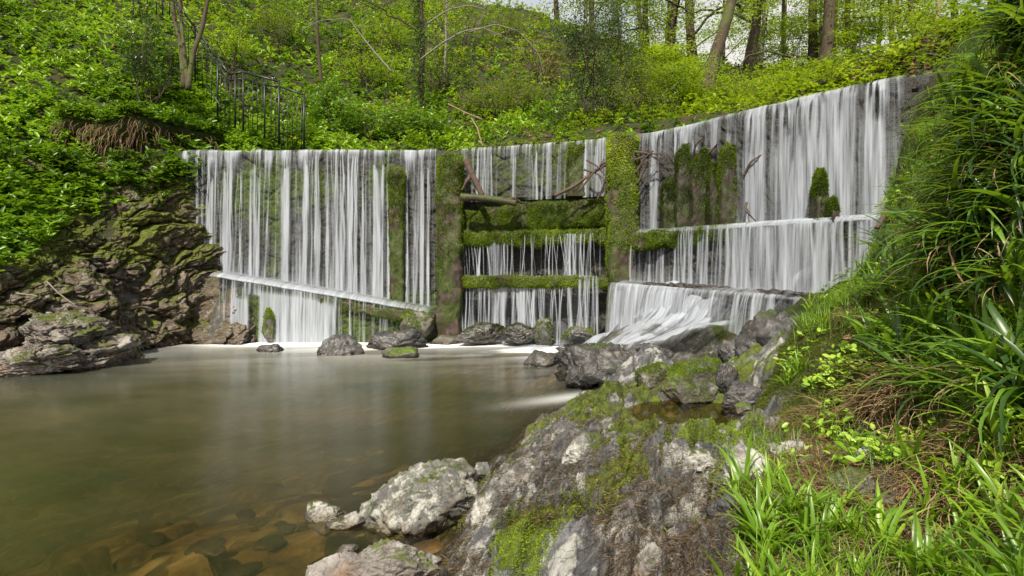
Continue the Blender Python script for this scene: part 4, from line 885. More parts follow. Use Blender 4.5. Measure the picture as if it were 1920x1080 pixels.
# ---- foreground ridge: one outcrop with slanting strata
us = np.linspace(-.36, .52, 620); ys = 1.5*(8.8/1.5)**np.linspace(0, 1, 600); U_, Y_ = np.meshgrid(us, ys); X_ = U_*Y_
b0 = f_front(X_, Y_); q = xyz(X_.ravel(), Y_.ravel(), 0)
ca, sa = math.cos(.62), math.sin(.62)
al_ = X_*sa+Y_*ca; ac = X_*ca-Y_*sa             # along / across the strike
q2 = xyz(ac.ravel(), al_.ravel())
wv = (fbm(q2*np.array([3, .9, 1]), 4, 60)-.5).reshape(X_.shape)
u1 = ac*7+wv*3.2; s1_ = u1-np.floor(u1); saw = np.minimum(s1_*1.15, (1-s1_)*6)
u2 = ac*23+wv*8+al_*2; s2_ = u2-np.floor(u2); saw2 = np.minimum(s2_*1.2, (1-s2_)*5)
amp = fbm(q2*np.array([2.2, 1.1, 1]), 3, 61).reshape(X_.shape)
F1, F2, cid, ox, oy = [a.reshape(X_.shape) for a in worley(q2[:, :2]*np.array([5.5, 2.6])+np.stack([fbm(q2*3, 3, 71), fbm(q2*3, 3, 72)], -1)*1.3, 66)]
_, _, c2, ox2, oy2 = [a.reshape(X_.shape) for a in worley(q2[:, :2]*np.array([16, 8])+np.stack([fbm(q2*8, 3, 73), fbm(q2*8, 3, 74)], -1)*1.2, 67)]
facet = (cid-.5)*.10+ox*(cid*37 % 1-.5)*.26+oy*(cid*91 % 1-.5)*.14-.06*np.exp(-((F2-F1)/.06)**2)
fac2 = (c2-.5)*.034+ox2*(c2*37 % 1-.3)*.07+oy2*(c2*91 % 1-.4)*.04
dz = (saw-.4)*.055*sstep(.3, .6, amp)+(saw2-.4)*.028*sstep(.35, .6, 1-amp)+facet*sstep(.25, .6, 1-amp+.15)+fac2+(fbm(q*26, 3, 62).reshape(X_.shape)-.5)*.02+(fbm(q*2.2, 3, 68).reshape(X_.shape)-.5)*.24
for _ in range(2): dz[1:-1, 1:-1] = (dz[1:-1, 1:-1]*2+dz[:-2, 1:-1]+dz[2:, 1:-1]+dz[1:-1, :-2]+dz[1:-1, 2:])/6
dpool = np.sqrt(((X_-1.48)/.70)**2+((Y_-4.62)/.66)**2)
land = sstep(-.12, .12, b0)
ZR_ = b0+.03+dz*(.25+.75*land)
ZR_ = ZR_-(sstep(1.15, .75, dpool))*np.maximum(ZR_-.17, 0)
edge = sstep(.50, .455, U_)*sstep(-.36, -.31, U_)*sstep(8.75, 8.3, Y_)
bank_d = (X_-(.95+.29*(Y_-2)+.35*sstep(3, 4.5, Y_)+.5*sstep(4.8, 6, Y_)))         # fades under the soil on the right
ZR_ = ZR_-.35*sstep(5.8, 6.6, Y_)*sstep(1.7, 2.2, X_)-.35*sstep(0, .35, bank_d)-(1-edge)*.5
crk_ = np.exp(-((F2-F1)/.08)**2)
mossa = .5+.35*crk_+.25*(c2-.5)+.75*(fbm(q2*np.array([1.6, .7, 1]), 3, 63)-.5).reshape(X_.shape)*1.6
rpx, rpy = pix(np.stack([X_, Y_, ZR_], -1))
gg = lambda cx, cy, sx, sy, r=0: np.exp(-((((rpx-cx)*math.cos(r)+(rpy-cy)*math.sin(r))/sx)**2+((-(rpx-cx)*math.sin(r)+(rpy-cy)*math.cos(r))/sy)**2))
mossa += -.28*gg(1000, 880, 150, 60, -.8)-.3*gg(1250, 960, 90, 80)+.5*gg(1130, 900, 110, 60, -.6)+.5*gg(980, 1000, 60, 50, -.9)+.1*gg(1120, 740, 130, 30, -.7)+.3*gg(1380, 800, 60, 30)-.3*gg(1050, 860, 90, 60)-.5*gg(1110, 1000, 60, 60)-.4*gg(1290, 870, 80, 50)
rd = mesh('ridge', np.stack([X_, Y_, ZR_], -1).reshape(-1, 3), gridF(620, 600), M_ridge, {'moss': mossa.ravel()})
ridge = empty('rock_ridge', (.6, 3.5, .3), 'long grey slaty foreground ridge with yellow-green moss and brown thatch sloping into the pool', 'rock ridge')
child('stone', rd, ridge)
RV = np.stack([X_, Y_, ZR_], -1).reshape(-1, 3); RF = gridF(620, 600); rfc = RV[RF].mean(1); ru, rw = pix(rfc)
vis = (rfc[:, 2] > .02)*(ru < 1460)*(rw > 690)*(ru > 820)*(rw < 1120)
mfc = mossa.ravel()[RF].mean(1); nm = fbm(rfc*6, 4, 64)
w8 = vis/np.maximum(rfc[:, 1], 1)**2
fV, fF, fr = fuzz(RV, RF, 90000, .010, .0045, w8*sstep(.9, 1.15, mfc+nm*.8)+1e-9, grav=-.3)
fV = fV
dd = np.repeat(np.linalg.norm(fV.reshape(-1, 4, 3).mean(1), axis=1), 4)
child('moss', mesh('ridge_moss', fV, fF, M_moss, {'rnd': np.clip(fr+.12-.35*sstep(3.6, 4.6, np.repeat(fV[::4, 1], 4)), 0, 1)}), ridge)
M_thatch = leafmat('dead_fibres', [(0, (.025, .016, .01)), (.4, (.07, .045, .026)), (.75, (.17, .115, .065)), (1, (.32, .23, .14))], .1, .85, .15)
P, N, _i = surf_sample(RV, RF, 60000, w8*sstep(.42, .58, fbm(rfc*np.array([2.5, 1.5, 1]), 3, 65)+.35*(gg(1050, 860, 130, 90).ravel()[RF[:, 0]]))+1e-9)
D = np.stack([-.36+rng.normal(0, .5, len(P)), -.93+rng.normal(0, .5, len(P)), .12+rng.normal(0, .15, len(P))], -1)
V, F, r = leaves(P+N*.004, D, N+rng.normal(0, .3, P.shape), .05*(.4+rng.random(len(P))), np.full(len(P), .0022), .02)
child('dead_fibres', mesh('fibres', V, F, M_thatch, {'rnd': r}), ridge)
# ------------------------------------------------------------------ leaf materials
G_garlic = leafmat('garlic_leaf', [(0, (.012, .035, .004)), (.3, (.04, .11, .008)), (.65, (.12, .25, .016)), (.9, (.24, .40, .03)), (1, (.34, .48, .06))], .3, .38, .5)
G_yellow = leafmat('spring_leaf', [(0, (.06, .10, .006)), (.4, (.16, .23, .008)), (.8, (.32, .42, .012)), (1, (.48, .52, .03))], .45, .5, .3)
G_olive = leafmat('olive_leaf', [(0, (.03, .045, .006)), (.4, (.085, .12, .012)), (.8, (.18, .24, .02)), (1, (.28, .30, .05))], .35, .6, .3)
G_holly = leafmat('holly_leaf', [(0, (.01, .025, .012)), (.5, (.03, .065, .028)), (.85, (.08, .14, .06)), (1, (.2, .27, .14))], .15, .28, .6)
G_litter = leafmat('dead_leaf', [(0, (.04, .02, .01)), (.4, (.12, .06, .03)), (.75, (.25, .13, .07)), (1, (.42, .26, .16))], .15, .7, .3)
G_rush = leafmat('rush_blade', [(0, (.010, .026, .006)), (.35, (.03, .075, .012)), (.7, (.085, .18, .018)), (.92, (.17, .29, .03)), (1, (.28, .36, .05))], .35, .35, .5)
G_bright = leafmat('grass_blade', [(0, (.03, .07, .008)), (.35, (.09, .18, .012)), (.75, (.18, .33, .022)), (1, (.30, .42, .04))], .42, .35, .5)
G_straw = leafmat('straw_blade', [(0, (.05, .028, .014)), (.4, (.14, .085, .045)), (.75, (.27, .175, .095)), (1, (.42, .31, .2))], .25, .6, .3)
M_bark = barkmat('bark', (.022, .016, .009), (.095, .068, .042), (.07, .085, .02), .35)
M_barkg = barkmat('bark_pale', (.09, .08, .065), (.26, .24, .2))
M_barkp = barkmat('bark_pinkish', (.14, .09, .06), (.33, .23, .17))
M_twig = barkmat('twig', (.04, .026, .02), (.12, .08, .06))
k = mat('painted_iron'); M_iron = k.out(k.bsdf(k.ramp(k.noise(20, k.pos), [(.4, (.006, .007, .009)), (.8, (.018, .02, .025))]), .4))
k = mat('white_petal'); M_petal = k.out(k.bsdf((.75, .77, .72), .6))
k = mat('yellow_petal'); M_ypetal = k.out(k.bsdf((.7, .42, .02), .6))
# ------------------------------------------------------------------ ground cover on the slopes
gc = .25*(gp[:-1, :-1]+gp[1:, :-1]+gp[:-1, 1:]+gp[1:, 1:]); carea = np.diff(GX)[None]*np.diff(GY)[:, None]*np.sqrt(1+slope[:-1, :-1]**2)
cu, cv = pix(np.where(gc[..., 1:2] > 1, gc, np.array([0, 1, -9.]))); csd_ = SD[:-1, :-1]
infr = (cu > -120)*(cu < 2000)*(cv > -140)*(cv < 900)*(gc[..., 1] > 5)
rock_l = (gc[..., 0] < -4)*(csd_ < .2)*sstep(-.1, .35, gc[..., 2]-np.interp(gc[..., 0], [-9.2, -8.2, -7.5, -6.6], [1.2, 2.1, 2.8, 3.1]))
vegm = np.where((csd_ > .45)*(gc[..., 2] > 3.9), 1., rock_l)*infr*((gc[..., 0] < 3)+(csd_ > .45))*(gc[..., 2] > .6)
gq = gc.reshape(-1, 3)
vegm = vegm*(1+3.*sstep(.8, 1.6, slope[:-1, :-1])*(csd_ > .45)*(csd_ < 4))
bare = sstep(.55, .64, fbm(gq*.55, 4, 81)).reshape(csd_.shape); bare = np.maximum(bare, .75*sstep(1330, 1420, cu)*sstep(.46, .56, fbm(gq*.4, 3, 82)).reshape(csd_.shape)*(cv > 60))
hole = np.exp(-(((cu-250)/75)**2+((cv-300)/36)**2)**2)
def scatter(n, w, jz=0.):
    w = (w*carea).ravel(); i = rng.choice(len(w), n, p=w/w.sum()); J, I = np.divmod(i, csd_.shape[1])
    x = GX[I]+rng.random(n)*np.diff(GX)[I]; y = GY[J]+rng.random(n)*np.diff(GY)[J]
    return np.stack([x, y, H(x, y)], -1)
dist2 = np.maximum(gc[..., 1], 3)**1.3
def rosettes(P, k_, L, W_, up=.7, mat_=None, tone=None, two=True, curl=.25):
    n = len(P); N = Hn(P[:, 0], P[:, 1]); Pn = np.repeat(P, k_, 0); Nn = np.repeat(N, k_, 0)
    a = rng.random(n*k_)*6.283; D = np.stack([np.cos(a), np.sin(a), np.zeros_like(a)], -1)+Nn*up*(.4+rng.random((n*k_, 1)))+np.array([0, -.25, .15])
    D /= np.linalg.norm(D, axis=1)[:, None]
    h = np.repeat(rng.random((n, 1))**2.2, k_, 0)*2.0*L+rng.random((n*k_, 1))*.08*L/.13
    base = Pn+Nn*h+rng.normal(0, .02, Pn.shape)
    up_ = np.array([0, 0, 1.])+D*-.3+rng.normal(0, .35, D.shape)
    t = np.repeat(.35*rng.random(n)+(tone if tone is not None else .25), k_)+.35*rng.random(n*k_)
    l = L*(.6+.8*rng.random(n*k_))
    return leaves(base, D, up_, l, l*W_, .10, np.clip(t, 0, 1), curl, two)
def tone_at(P, s=.9, seed=90): return np.clip((fbm(P*s, 4, seed)-.40)*2.4, -.25, .8)
def green_w(c): # where glossy broad leaves dominate: left side and the strip above the crest
    return c
wg = vegm*(1-.93*bare)*(1-.97*hole)*(sstep(1060, 600, cu)*.9+.12+.5*(cv > 180)*(cu < 1080))*(.35+1.2*fbm(gq*1.6, 3, 83).reshape(csd_.shape))/dist2
P = scatter(52000, wg); V, F, r = rosettes(P, 6, .135, .40, tone=tone_at(P))
tag(ob('wild_garlic', mesh('wild_garlic', V, F, G_garlic, {'rnd': r}, False)), 'broad glossy green wild garlic leaves carpeting the left slope', None, None, 'stuff')
tx_, ty_ = pix(ofc); above = sstep(-14, 14, np.interp(tx_, [0, 60, 110, 150, 210, 340], [520, 490, 430, 375, 345, 338])-ty_)
P, N_, _ = surf_sample(ov, OF, 5200, above*(fbm(ofc*2, 3, 77) > .42)+1e-9); V, F, r = rosettes(P+np.array([.03, -.06, .02]), 6, .12, .42, tone=tone_at(P)*.8+.1)
tag(ob('bank_ivy', mesh('bank_ivy', V, F, G_garlic, {'rnd': r}, False)), 'bright leafy growth spilling over the top of the left outcrop', None, None, 'stuff')
wy = vegm*(1-.6*bare)*(.08+sstep(450, 800, cu)+.4*(cv < 120))*sstep(.42, .55, fbm(gq*.9, 3, 84)).reshape(csd_.shape)/dist2
P = scatter(30000, wy); P[:, 2] += rng.random(len(P))**2*.35
V, F, r = rosettes(P, 6, .085, .6, tone=tone_at(P, .7, 91), two=False)
tag(ob('spring_undergrowth', mesh('undergrowth', V, F, G_yellow, {'rnd': r}, False)), 'yellow-green spring undergrowth over the hillside', None, None, 'stuff')
wo_ = vegm*(.25+bare)*(.3+sstep(700, 1100, cu))/dist2
P = scatter(16000, wo_); P[:, 2] += rng.random(len(P))**2*.3
V, F, r = rosettes(P, 5, .09, .5, tone=tone_at(P, .8, 92), two=False)
tag(ob('olive_undergrowth', mesh('undergrowth', V, F, G_olive, {'rnd': r}, False)), 'dull olive brambles and low leaves on the hillside', None, None, 'stuff')
# litter and dead stalks on bare ground
P = scatter(14000, vegm*(.12+bare+.3*hole)/dist2); N = Hn(P[:, 0], P[:, 1]); D = np.cross(N, rng.normal(0, 1, P.shape))
V, F, r = leaves(P+N*.02, D, N+rng.normal(0, .4, P.shape), .10*(.5+rng.random(len(P))), .07*(.5+rng.random(len(P))), .1)
tag(ob('leaf_litter', mesh('leaf_litter', V, F, G_litter, {'rnd': r}, False)), 'brown fallen leaves lying over bare patches of the slope', None, None, 'stuff')
P = scatter(5000, vegm*(.15+bare+hole)/dist2); az_ = rng.random(len(P))*6.283
V, F, r = blades(P, az_, .25+.7*rng.random(len(P))**2, np.full(len(P), .016), up=.9, droop=1.9+rng.random(len(P)), seg=4)
tag(ob('dead_stalks', mesh('dead_stalks', V, F, G_straw, {'rnd': r*.8}, False)), 'dry brown stalks and tendrils tangled on the slope', None, None, 'stuff')
def blossoms(name, n, w, mat_, size, h, label):
    P = scatter(n, w); P[:, 2] += h*(.5+rng.random(n)); k_ = 7; Pn = np.repeat(P, k_, 0)+rng.normal(0, size*.7, (n*k_, 3))
    D = rng.normal(0, 1, Pn.shape); D[:, 2] = abs(D[:, 2]); V, F, r = leaves(Pn, D, rng.normal(0, 1, Pn.shape), np.full(n*k_, size), np.full(n*k_, size*.7), .1)
    tag(ob(name, mesh(name, V, F, mat_, {'rnd': r}, False)), label, None, None, 'stuff')
blossoms('garlic_flowers', 480, vegm*(1-bare)*(cu < 1000)*sstep(.45, .6, fbm(gq*.8, 3, 85).reshape(csd_.shape))/dist2, M_petal, .028, .16, 'scattered white wild garlic flower heads among the leaves')
blossoms('celandine_flowers', 70, vegm*(cu < 330)*(cv > 280)*(1-hole)/dist2, M_ypetal, .02, .12, 'tiny yellow flowers low on the left bank')
# ------------------------------------------------------------------ shrubs and trees
def crown_leaves(C, n, size, spread, flat=.35, W_=.6, droop=.1):
    """leaf sprays around the cluster centres C (m,3)"""
    i = rng.integers(0, len(C), n); a = rng.random(n)*6.283; rr = spread*np.sqrt(rng.random(n))
    o = np.stack([np.cos(a)*rr, np.sin(a)*rr, rng.normal(0, spread*flat, n)-droop*rr], -1)
    D = o+rng.normal(0, spread*.5, o.shape); D[:, 2] *= .4; N_ = np.array([0, -.15, 1.])+rng.normal(0, .45, o.shape)
    tone = np.repeat(rng.random(len(C))[:, None], 1, 1)[i, 0]*.35
    return leaves(C[i]+o, D, N_, size*(.5+rng.random(n)), size*W_*(.5+rng.random(n)), .08, np.clip(tone+.6*rng.random(n), 0, 1))
def shrub(px, py, Y, w, h, label, lm, n=3000, size=.07, name='shrub', group=None, stems=7, bm=M_twig, flat=.3, cl=26, dens=1., bare_=False, sp=.22, rad=.018, base=None):
    cx, _, cz = PY(px, py, Y); wx, hz = w/FPX*Y/2, h/FPX*Y/2
    zb = float(H(cx, Y)); par = empty(name, (cx, Y, zb), label, 'shrub', group)
    lines = []; C = []; top = cz+hz-zb
    for s_ in range(stems):
        e = np.array([rng.normal(0, .5)*wx, rng.normal(0, .35)*wx, max(.25, top*(.55+.45*rng.random()))])
        p = wig((rng.normal(0, .1), rng.normal(0, .1), -.1), e, 12, .35, rng.random()*99, .05)
        lines.append((p, np.linspace(rad, rad*.35, 12), rng.random()))
        for q_ in range(5):
            j = rng.integers(4, 12); e2 = p[j]+np.array([rng.normal(0, .45)*wx, rng.normal(0, .4)*wx, rng.normal(.1, .25)*hz])
            p2 = wig(p[j], e2, 8, .4, rng.random()*99, .08); lines.append((p2, np.linspace(rad*.45, rad*.15, 8), rng.random())); C.append(p2[-1]); C.append(p2[5])
    C = np.array(C); ex = np.stack([rng.normal(0, .5, cl)*wx, rng.normal(0, .45, cl)*wx, cz-zb+rng.uniform(-1, 1, cl)*hz], -1)
    C = np.concatenate([C, ex]); C[:, 0] = np.clip(C[:, 0], -wx, wx); C[:, 2] = np.clip(C[:, 2], (cz-hz)-zb, top)
    mb = MB(); tubes(mb, lines, 4); ob('stems', mb.mesh('stems', bm), par)
    if n:
        V, F, r = crown_leaves(C, n, size, sp*max(wx, .6), flat); ob('foliage', mesh('foliage', V, F, lm, {'rnd': r}, False), par)
    return par
# named shrubs on the slope
shrub(1122, 135, 15.6, 150, 240, 'tall dense blue-green holly bush behind the crest, above the tall bright post', G_holly, 15000, .055, 'holly_bush', stems=9, cl=90, sp=.2, flat=.7)
shrub(1205, 190, 15.2, 120, 120, 'grey-green twiggy bush at the crest right of the holly', G_olive, 4500, .05, cl=40, flat=.6)
shrub(1525, 160, 15.0, 175, 60, 'low spreading layered yew-like bush with flat yellow-green sprays', G_yellow, 6500, .06, 'spreading_bush', cl=50, flat=.06, sp=.28)
shrub(1290, 175, 16.2, 130, 110, 'bright yellow-green spring bush below the leaning tree', G_yellow, 6000, .07, cl=50)
shrub(1375, 185, 15.6, 150, 70, 'yellow-green low bush behind the crest right of the leaning tree', G_yellow, 4500, .065, cl=40)
shrub(1260, 110, 20., 130, 90, 'feathery lime bush left of the leaning tree trunk', G_yellow, 4500, .08, cl=40)
shrub(1680, 150, 15., 190, 110, 'brown-green twiggy holly thicket under the right-hand trees', G_holly, 5000, .055, 'thicket', stems=14, cl=40, flat=.7)
shrub(1600, 60, 24., 150, 110, 'pale lime young beech foliage between the two dark right trunks', G_yellow, 4500, .09, cl=40, flat=.12)
shrub(1480, 60, 25, 160, 90, 'lime foliage spray in front of the skyline trees', G_yellow, 4000, .09, cl=40, flat=.12)
shrub(1740, 60, 18, 150, 130, 'lime leafy branches at the top right behind the bank', G_yellow, 5000, .08, cl=40, flat=.12)
shrub(1010, 125, 20, 110, 90, 'twiggy bush with pale buff dead leaves on the slope', G_litter, 900, .08, cl=20, stems=10)
lab = ['olive bramble bush on the slope high above the middle of the weir', 'leafy green bush on the slope right of the iron railing', 'yellow-green bush on the slope above the left falls', 'thin twiggy bush near the top centre of the slope',
       'dark green leafy bush just behind the crest left of centre', 'lime bush on the slope left of the ivy-clad trunk', 'olive bush right of the ivy-clad trunk', 'dense green bush low behind the crest near the left post', 'grey twiggy bush high on the slope near the thin pale trunk',
       'small lime bush high beside the multi-stemmed tree', 'dark bush at the picture top above the railing', 'olive thicket between the ivy-clad trunk and the holly']
for i, (px, py, Y, w, h, lm, n) in enumerate([(930, 190, 17.5, 130, 70, G_olive, 2600), (620, 200, 15.8, 90, 90, G_garlic, 2200), (690, 110, 19., 130, 80, G_yellow, 2600), (870, 60, 23., 140, 80, G_olive, 2200), (700, 225, 15.4, 150, 60, G_garlic, 3000),
        (720, 60, 22, 110, 70, G_yellow, 2400), (830, 130, 19.5, 90, 70, G_olive, 1800), (800, 235, 15.6, 120, 50, G_garlic, 2400), (960, 60, 25, 120, 70, G_olive, 2200), (430, 60, 17., 80, 60, G_yellow, 1600), (520, 20, 20., 120, 60, G_olive, 2400), (1000, 190, 18, 100, 80, G_olive, 2200)]):
    shrub(px, py, Y, w, h, lab[i], lm, n, .06 if lm is not G_garlic else .09, group='bushes on the hillside', cl=24, flat=.5)
shrub(275, 85, 13.4, 90, 110, 'dark small-leaved evergreen bush left of the multi-stemmed tree', G_holly, 5000, .05, 'evergreen_bush', cl=50, flat=.6)
def tree(px, Y, w, label, h=11, lean=(0, 0), bm=M_bark, lm=G_yellow, n=5000, size=.10, low=.12, name='tree', group=None, limbs=9, z0=None, bend=.05, spread=1.5, flat=.1):
    x = (px-960)/FPX*Y; zb = float(H(x, Y)); r0 = w/FPX*Y/2*.85; par = empty(name, (x, Y, zb), label, 'tree', group)
    p = wig((0, 0, -.2), (lean[0], lean[1], h), 26, bend, rng.random()*99); t = np.linspace(0, 1, 26)
    rad = r0*(1-.75*t)*(1+.5*np.exp(-t*25))
    V, F = tube(p, rad, 14, .12, int(px)); mb = MB(); mb.add(V, F)
    lines = []; C = []
    for i in range(limbs):
        j = int(26*(low+(.95-low)*(i+rng.random())/limbs)); j = min(j, 24); a = rng.random()*6.283; L = h*(.14+.16*rng.random())*(1.15-.5*t[j])
        e = p[j]+np.array([math.cos(a)*L, math.sin(a)*L, L*(.15+.35*rng.random())])
        q_ = wig(p[j], e, 10, .25, rng.random()*99, .08); lines.append((q_, np.linspace(rad[j]*.35, rad[j]*.08+.004, 10), .5))
        for m in range(5):
            jj = rng.integers(3, 10); a2 = a+rng.normal(0, 1.1); L2 = L*(.25+.35*rng.random()); e2 = q_[jj]+np.array([math.cos(a2)*L2, math.sin(a2)*L2, rng.normal(0, .15)*L2])
            q3 = wig(q_[jj], e2, 6, .3, rng.random()*99, .05); lines.append((q3, np.linspace(rad[j]*.09+.004, .004, 6), .5)); C += [q3[-1], q3[3]]
    tubes(mb, lines, 5); ob('trunk', mb.mesh('trunk', bm), par)
    if n and C:
        C = np.array(C); V, F, r = crown_leaves(C, n, size, spread*.55, flat, .6); ob('crown', mesh('crown', V, F, lm, {'rnd': r}, False), par)
    return par
tree(1322, 19.5, 29, 'thick tree leaning to the right across the skyline', 12, (3.2, 0), low=.25, name='leaning_tree', n=5000)
for px, Y, w, h, ln, bm, lb in [(1112, 26, 9, 9, (.2, 0), M_bark, 'slim trunk at the skyline just above the holly'), (1152, 28, 8, 9, (-.3, 0), M_barkg, 'slim pale trunk right of the holly top'), (1215, 27, 13, 11, (.2, 0), M_bark, 'straight trunk on the skyline, first right of the holly'),
        (1258, 27, 18, 12, (.2, 0), M_bark, 'straight mossy trunk on the skyline, second right of the holly'), (1300, 26.5, 21, 13, (.1, 0), M_bark, 'straight thick trunk left of the leaning tree'), (1403, 24, 22, 13, (.7, 0), M_bark, 'thick mossy trunk just right of the leaning tree'), (1424, 26, 10, 11, (.6, 0), M_barkg, 'thinner pale trunk right of the thick mossy one'),
        (1470, 30, 9, 11, (.1, 0), M_bark, 'slender skyline trunk midway between leaning tree and dark pair'), (1523, 25, 20, 13, (-.2, 0), M_bark, 'left one of two dark trunks at the right skyline'), (1548, 23.5, 26, 13, (.2, 0), M_bark, 'right and thicker one of two dark trunks at the right skyline'), (1594, 28, 15, 12, (.4, 0), M_bark, 'grey-green trunk right of the dark pair'),
        (1640, 26, 10, 11, (.8, 0), M_bark, 'slim leaning trunk above the brown thicket'), (1668, 30, 12, 12, (0, 0), M_bark, 'distant straight trunk above the brown thicket'), (1716, 22, 12, 11, (-.3, 0), M_bark, 'thin trunk left of the pinkish one'), (1752, 20, 11, 11, (.3, 0), M_barkp, 'pinkish sunlit trunk near the bank at the right'), (1790, 22, 16, 12, (.1, 0), M_bark, 'trunk half hidden by the bank grasses at top right')]:
    tree(px, Y, w, lb, h, ln, bm, n=6500, low=.08, group='skyline trees')
for i in range(14):
    px = 1050+i*52+rng.normal(0, 12); tree(px, 33+rng.random()*9, 8+rng.random()*6, 'distant thin tree standing in the wood beyond the skyline', 12, (rng.normal(0, .5), 0), n=5200, size=.15, low=.08, limbs=9, group='distant trees', name='distant_tree', spread=2)
iv = tree(786, 17.5, 13, 'slim upright trunk wrapped in dark ivy above the middle of the slope', 8, (.1, 0), lm=G_holly, n=0, low=.3, name='ivy_clad_tree')
C = np.stack([rng.normal(0, .06, 60), rng.normal(0, .06, 60), np.linspace(.2, 5, 60)], -1); V, F, r = crown_leaves(C, 3500, .06, .16, .8); ob('ivy', mesh('ivy', V, F, G_holly, {'rnd': r}, False), iv)
tree(834, 20, 6, 'very thin pale birch-like trunk right of the ivy-clad one', 8, (.2, 0), M_barkg, n=1200, low=.3, limbs=5)
tree(603, 19, 8, 'thin brown trunk at the top of the slope right of the railing', 8, (-.4, 0), M_bark, n=1500, low=.3, limbs=5)
tree(1100, 22, 10, 'leafy slim trunk rising behind the holly bush', 9, (.1, 0), M_bark, n=3000, low=.2)
# multi-stemmed tree by the railing
x, Y, zb = PY(345, 160, 13.3); ms = empty('multi_stemmed_tree', (x, Y, zb), 'brown tree with three bare stems standing before the iron railing', 'tree')
for pts, r0 in [([(345, 165), (340, 90), (326, 30), (316, -60), (300, -260)], .062), ([(352, 165), (345, 90), (338, 20), (340, -60), (350, -260)], .05), ([(352, 168), (362, 100), (380, 50), (393, -20), (420, -240)], .062)]:
    W0 = np.array([PY(a, b, 13.3+.1*i) for i, (a, b) in enumerate(pts)])-np.array([x, Y, zb]); tt = np.linspace(0, len(W0)-1, 30); pl = np.stack([np.interp(tt, range(len(W0)), W0[:, c_]) for c_ in range(3)], -1)
    pl[1:-1] = (pl[:-2]+pl[1:-1]*2+pl[2:])/4; V, F = tube(pl, np.linspace(r0, r0*.5, 30), 10, .12, 5); ob('stem', mesh('stem', V, F, M_bark, {'rnd': np.full(len(V), .5)}), ms)
C = np.stack([rng.normal(0, 1.2, 40), rng.normal(.4, .8, 40), rng.uniform(2.4, 5, 40)], -1); V, F, r = crown_leaves(C, 3000, .08, .5, .3); ob('crown', mesh('crown', V, F, G_yellow, {'rnd': r}, False), ms)
# bare arching branches and fallen wood
def stick(name, pts, r0, r1, label, cat='branch', m=M_barkg, side=8, smooth=40, loc=None, fork=3, group=None, rough=.15):
    W0 = np.array([PY(*p_) for p_ in pts]); o0 = W0[0].copy(); W0 = W0-o0; tt = np.linspace(0, len(W0)-1, smooth); pl = np.stack([np.interp(tt, range(len(W0)), W0[:, c_]) for c_ in range(3)], -1)
    for _ in range(3): pl[1:-1] = (pl[:-2]+pl[1:-1]*2+pl[2:])/4
    L = np.linalg.norm(pl[-1]-pl[0]); pl += (wig((0, 0, 0), (0, 0, 1e-3), smooth, 0, 1))*0
    mb = MB(); V, F = tube(pl, np.linspace(r0, r1, smooth), side, rough, 3); mb.add(V, F)
    for i in range(fork):
        j = rng.integers(smooth//4, smooth-3); d = pl[j+2]-pl[j]; d /= np.linalg.norm(d)+1e-9; e = pl[j]+(d+rng.normal(0, .55, 3))*L*(.12+.22*rng.random())
        p2 = wig(pl[j], e, 8, .3, rng.random()*99, .05); V, F = tube(p2, np.linspace(r1*1.1, r1*.3, 8), 5, cap=False); mb.add(V, F)
    return tag(ob(name, mb.mesh(name, m), None, tuple(o0)), label, cat, group)
stick('bare_branch', [(735, 135, 16.5), (700, 95, 16.5), (672, 60, 16.5), (655, 35, 16.5), (600, 38, 16.3), (560, 60, 16.2)], .028, .008, 'pale bare branch arching left over the slope near the top', fork=9)
stick('bare_branch', [(788, 112, 16.8), (830, 80, 16.6), (870, 58, 16.5), (905, 52, 16.5), (950, 70, 16.5), (985, 105, 16.5)], .03, .006, 'grey bare branch arching right from the ivy-clad trunk', fork=10)
stick('bare_branch', [(800, 45, 17), (840, 18, 17), (880, 10, 17), (912, 18, 17), (895, 50, 17)], .025, .006, 'upper bare branch curling over near the top edge', fork=9)
stick('bare_branch', [(880, 60, 16.3), (930, 45, 16.3), (975, 60, 16.2), (1010, 100, 16.2), (1020, 140, 16.2)], .02, .005, 'thin bare branch drooping towards the holly', fork=9)
stick('fallen_branch', [(840, 195, 14.6), (870, 210, 14.6), (904, 224, 14.5)], .022, .012, 'dry tan fallen branch lying on the slope above the weir', m=M_barkp, fork=2)
stick('fallen_branch', [(884, 222, 14.5), (895, 240, 14.4), (905, 275, 14.2)], .02, .014, 'dry tan stick reaching down from the fallen branch to the crest', m=M_barkp, fork=1)
stick('fallen_branch', [(1485, 108, 20), (1440, 95, 20), (1400, 105, 20), (1370, 150, 19)], .04, .02, 'thin dead branch on the slope right of the leaning tree', m=M_bark, fork=5)
stick('driftwood_log', [(872, 300, 11.55), (884, 325, 11.5), (904, 366, 11.45)], .065, .055, 'smooth brown driftwood log leaning against the left tall post', 'driftwood', M_twig, 10, fork=3)
stick('driftwood_log', [(864, 369, 11.45), (915, 372, 11.35), (968, 381, 11.3)], .075, .06, 'mossy fallen log lying on the topmost plank by the left tall post', 'driftwood', M_timber, 10, fork=1)
stick('driftwood_stick', [(1040, 367, 11.0), (1075, 350, 10.95), (1110, 325, 10.9), (1138, 308, 10.85)], .035, .02, 'long dark curved stick rising to the right tall post', 'driftwood', M_twig, fork=4)
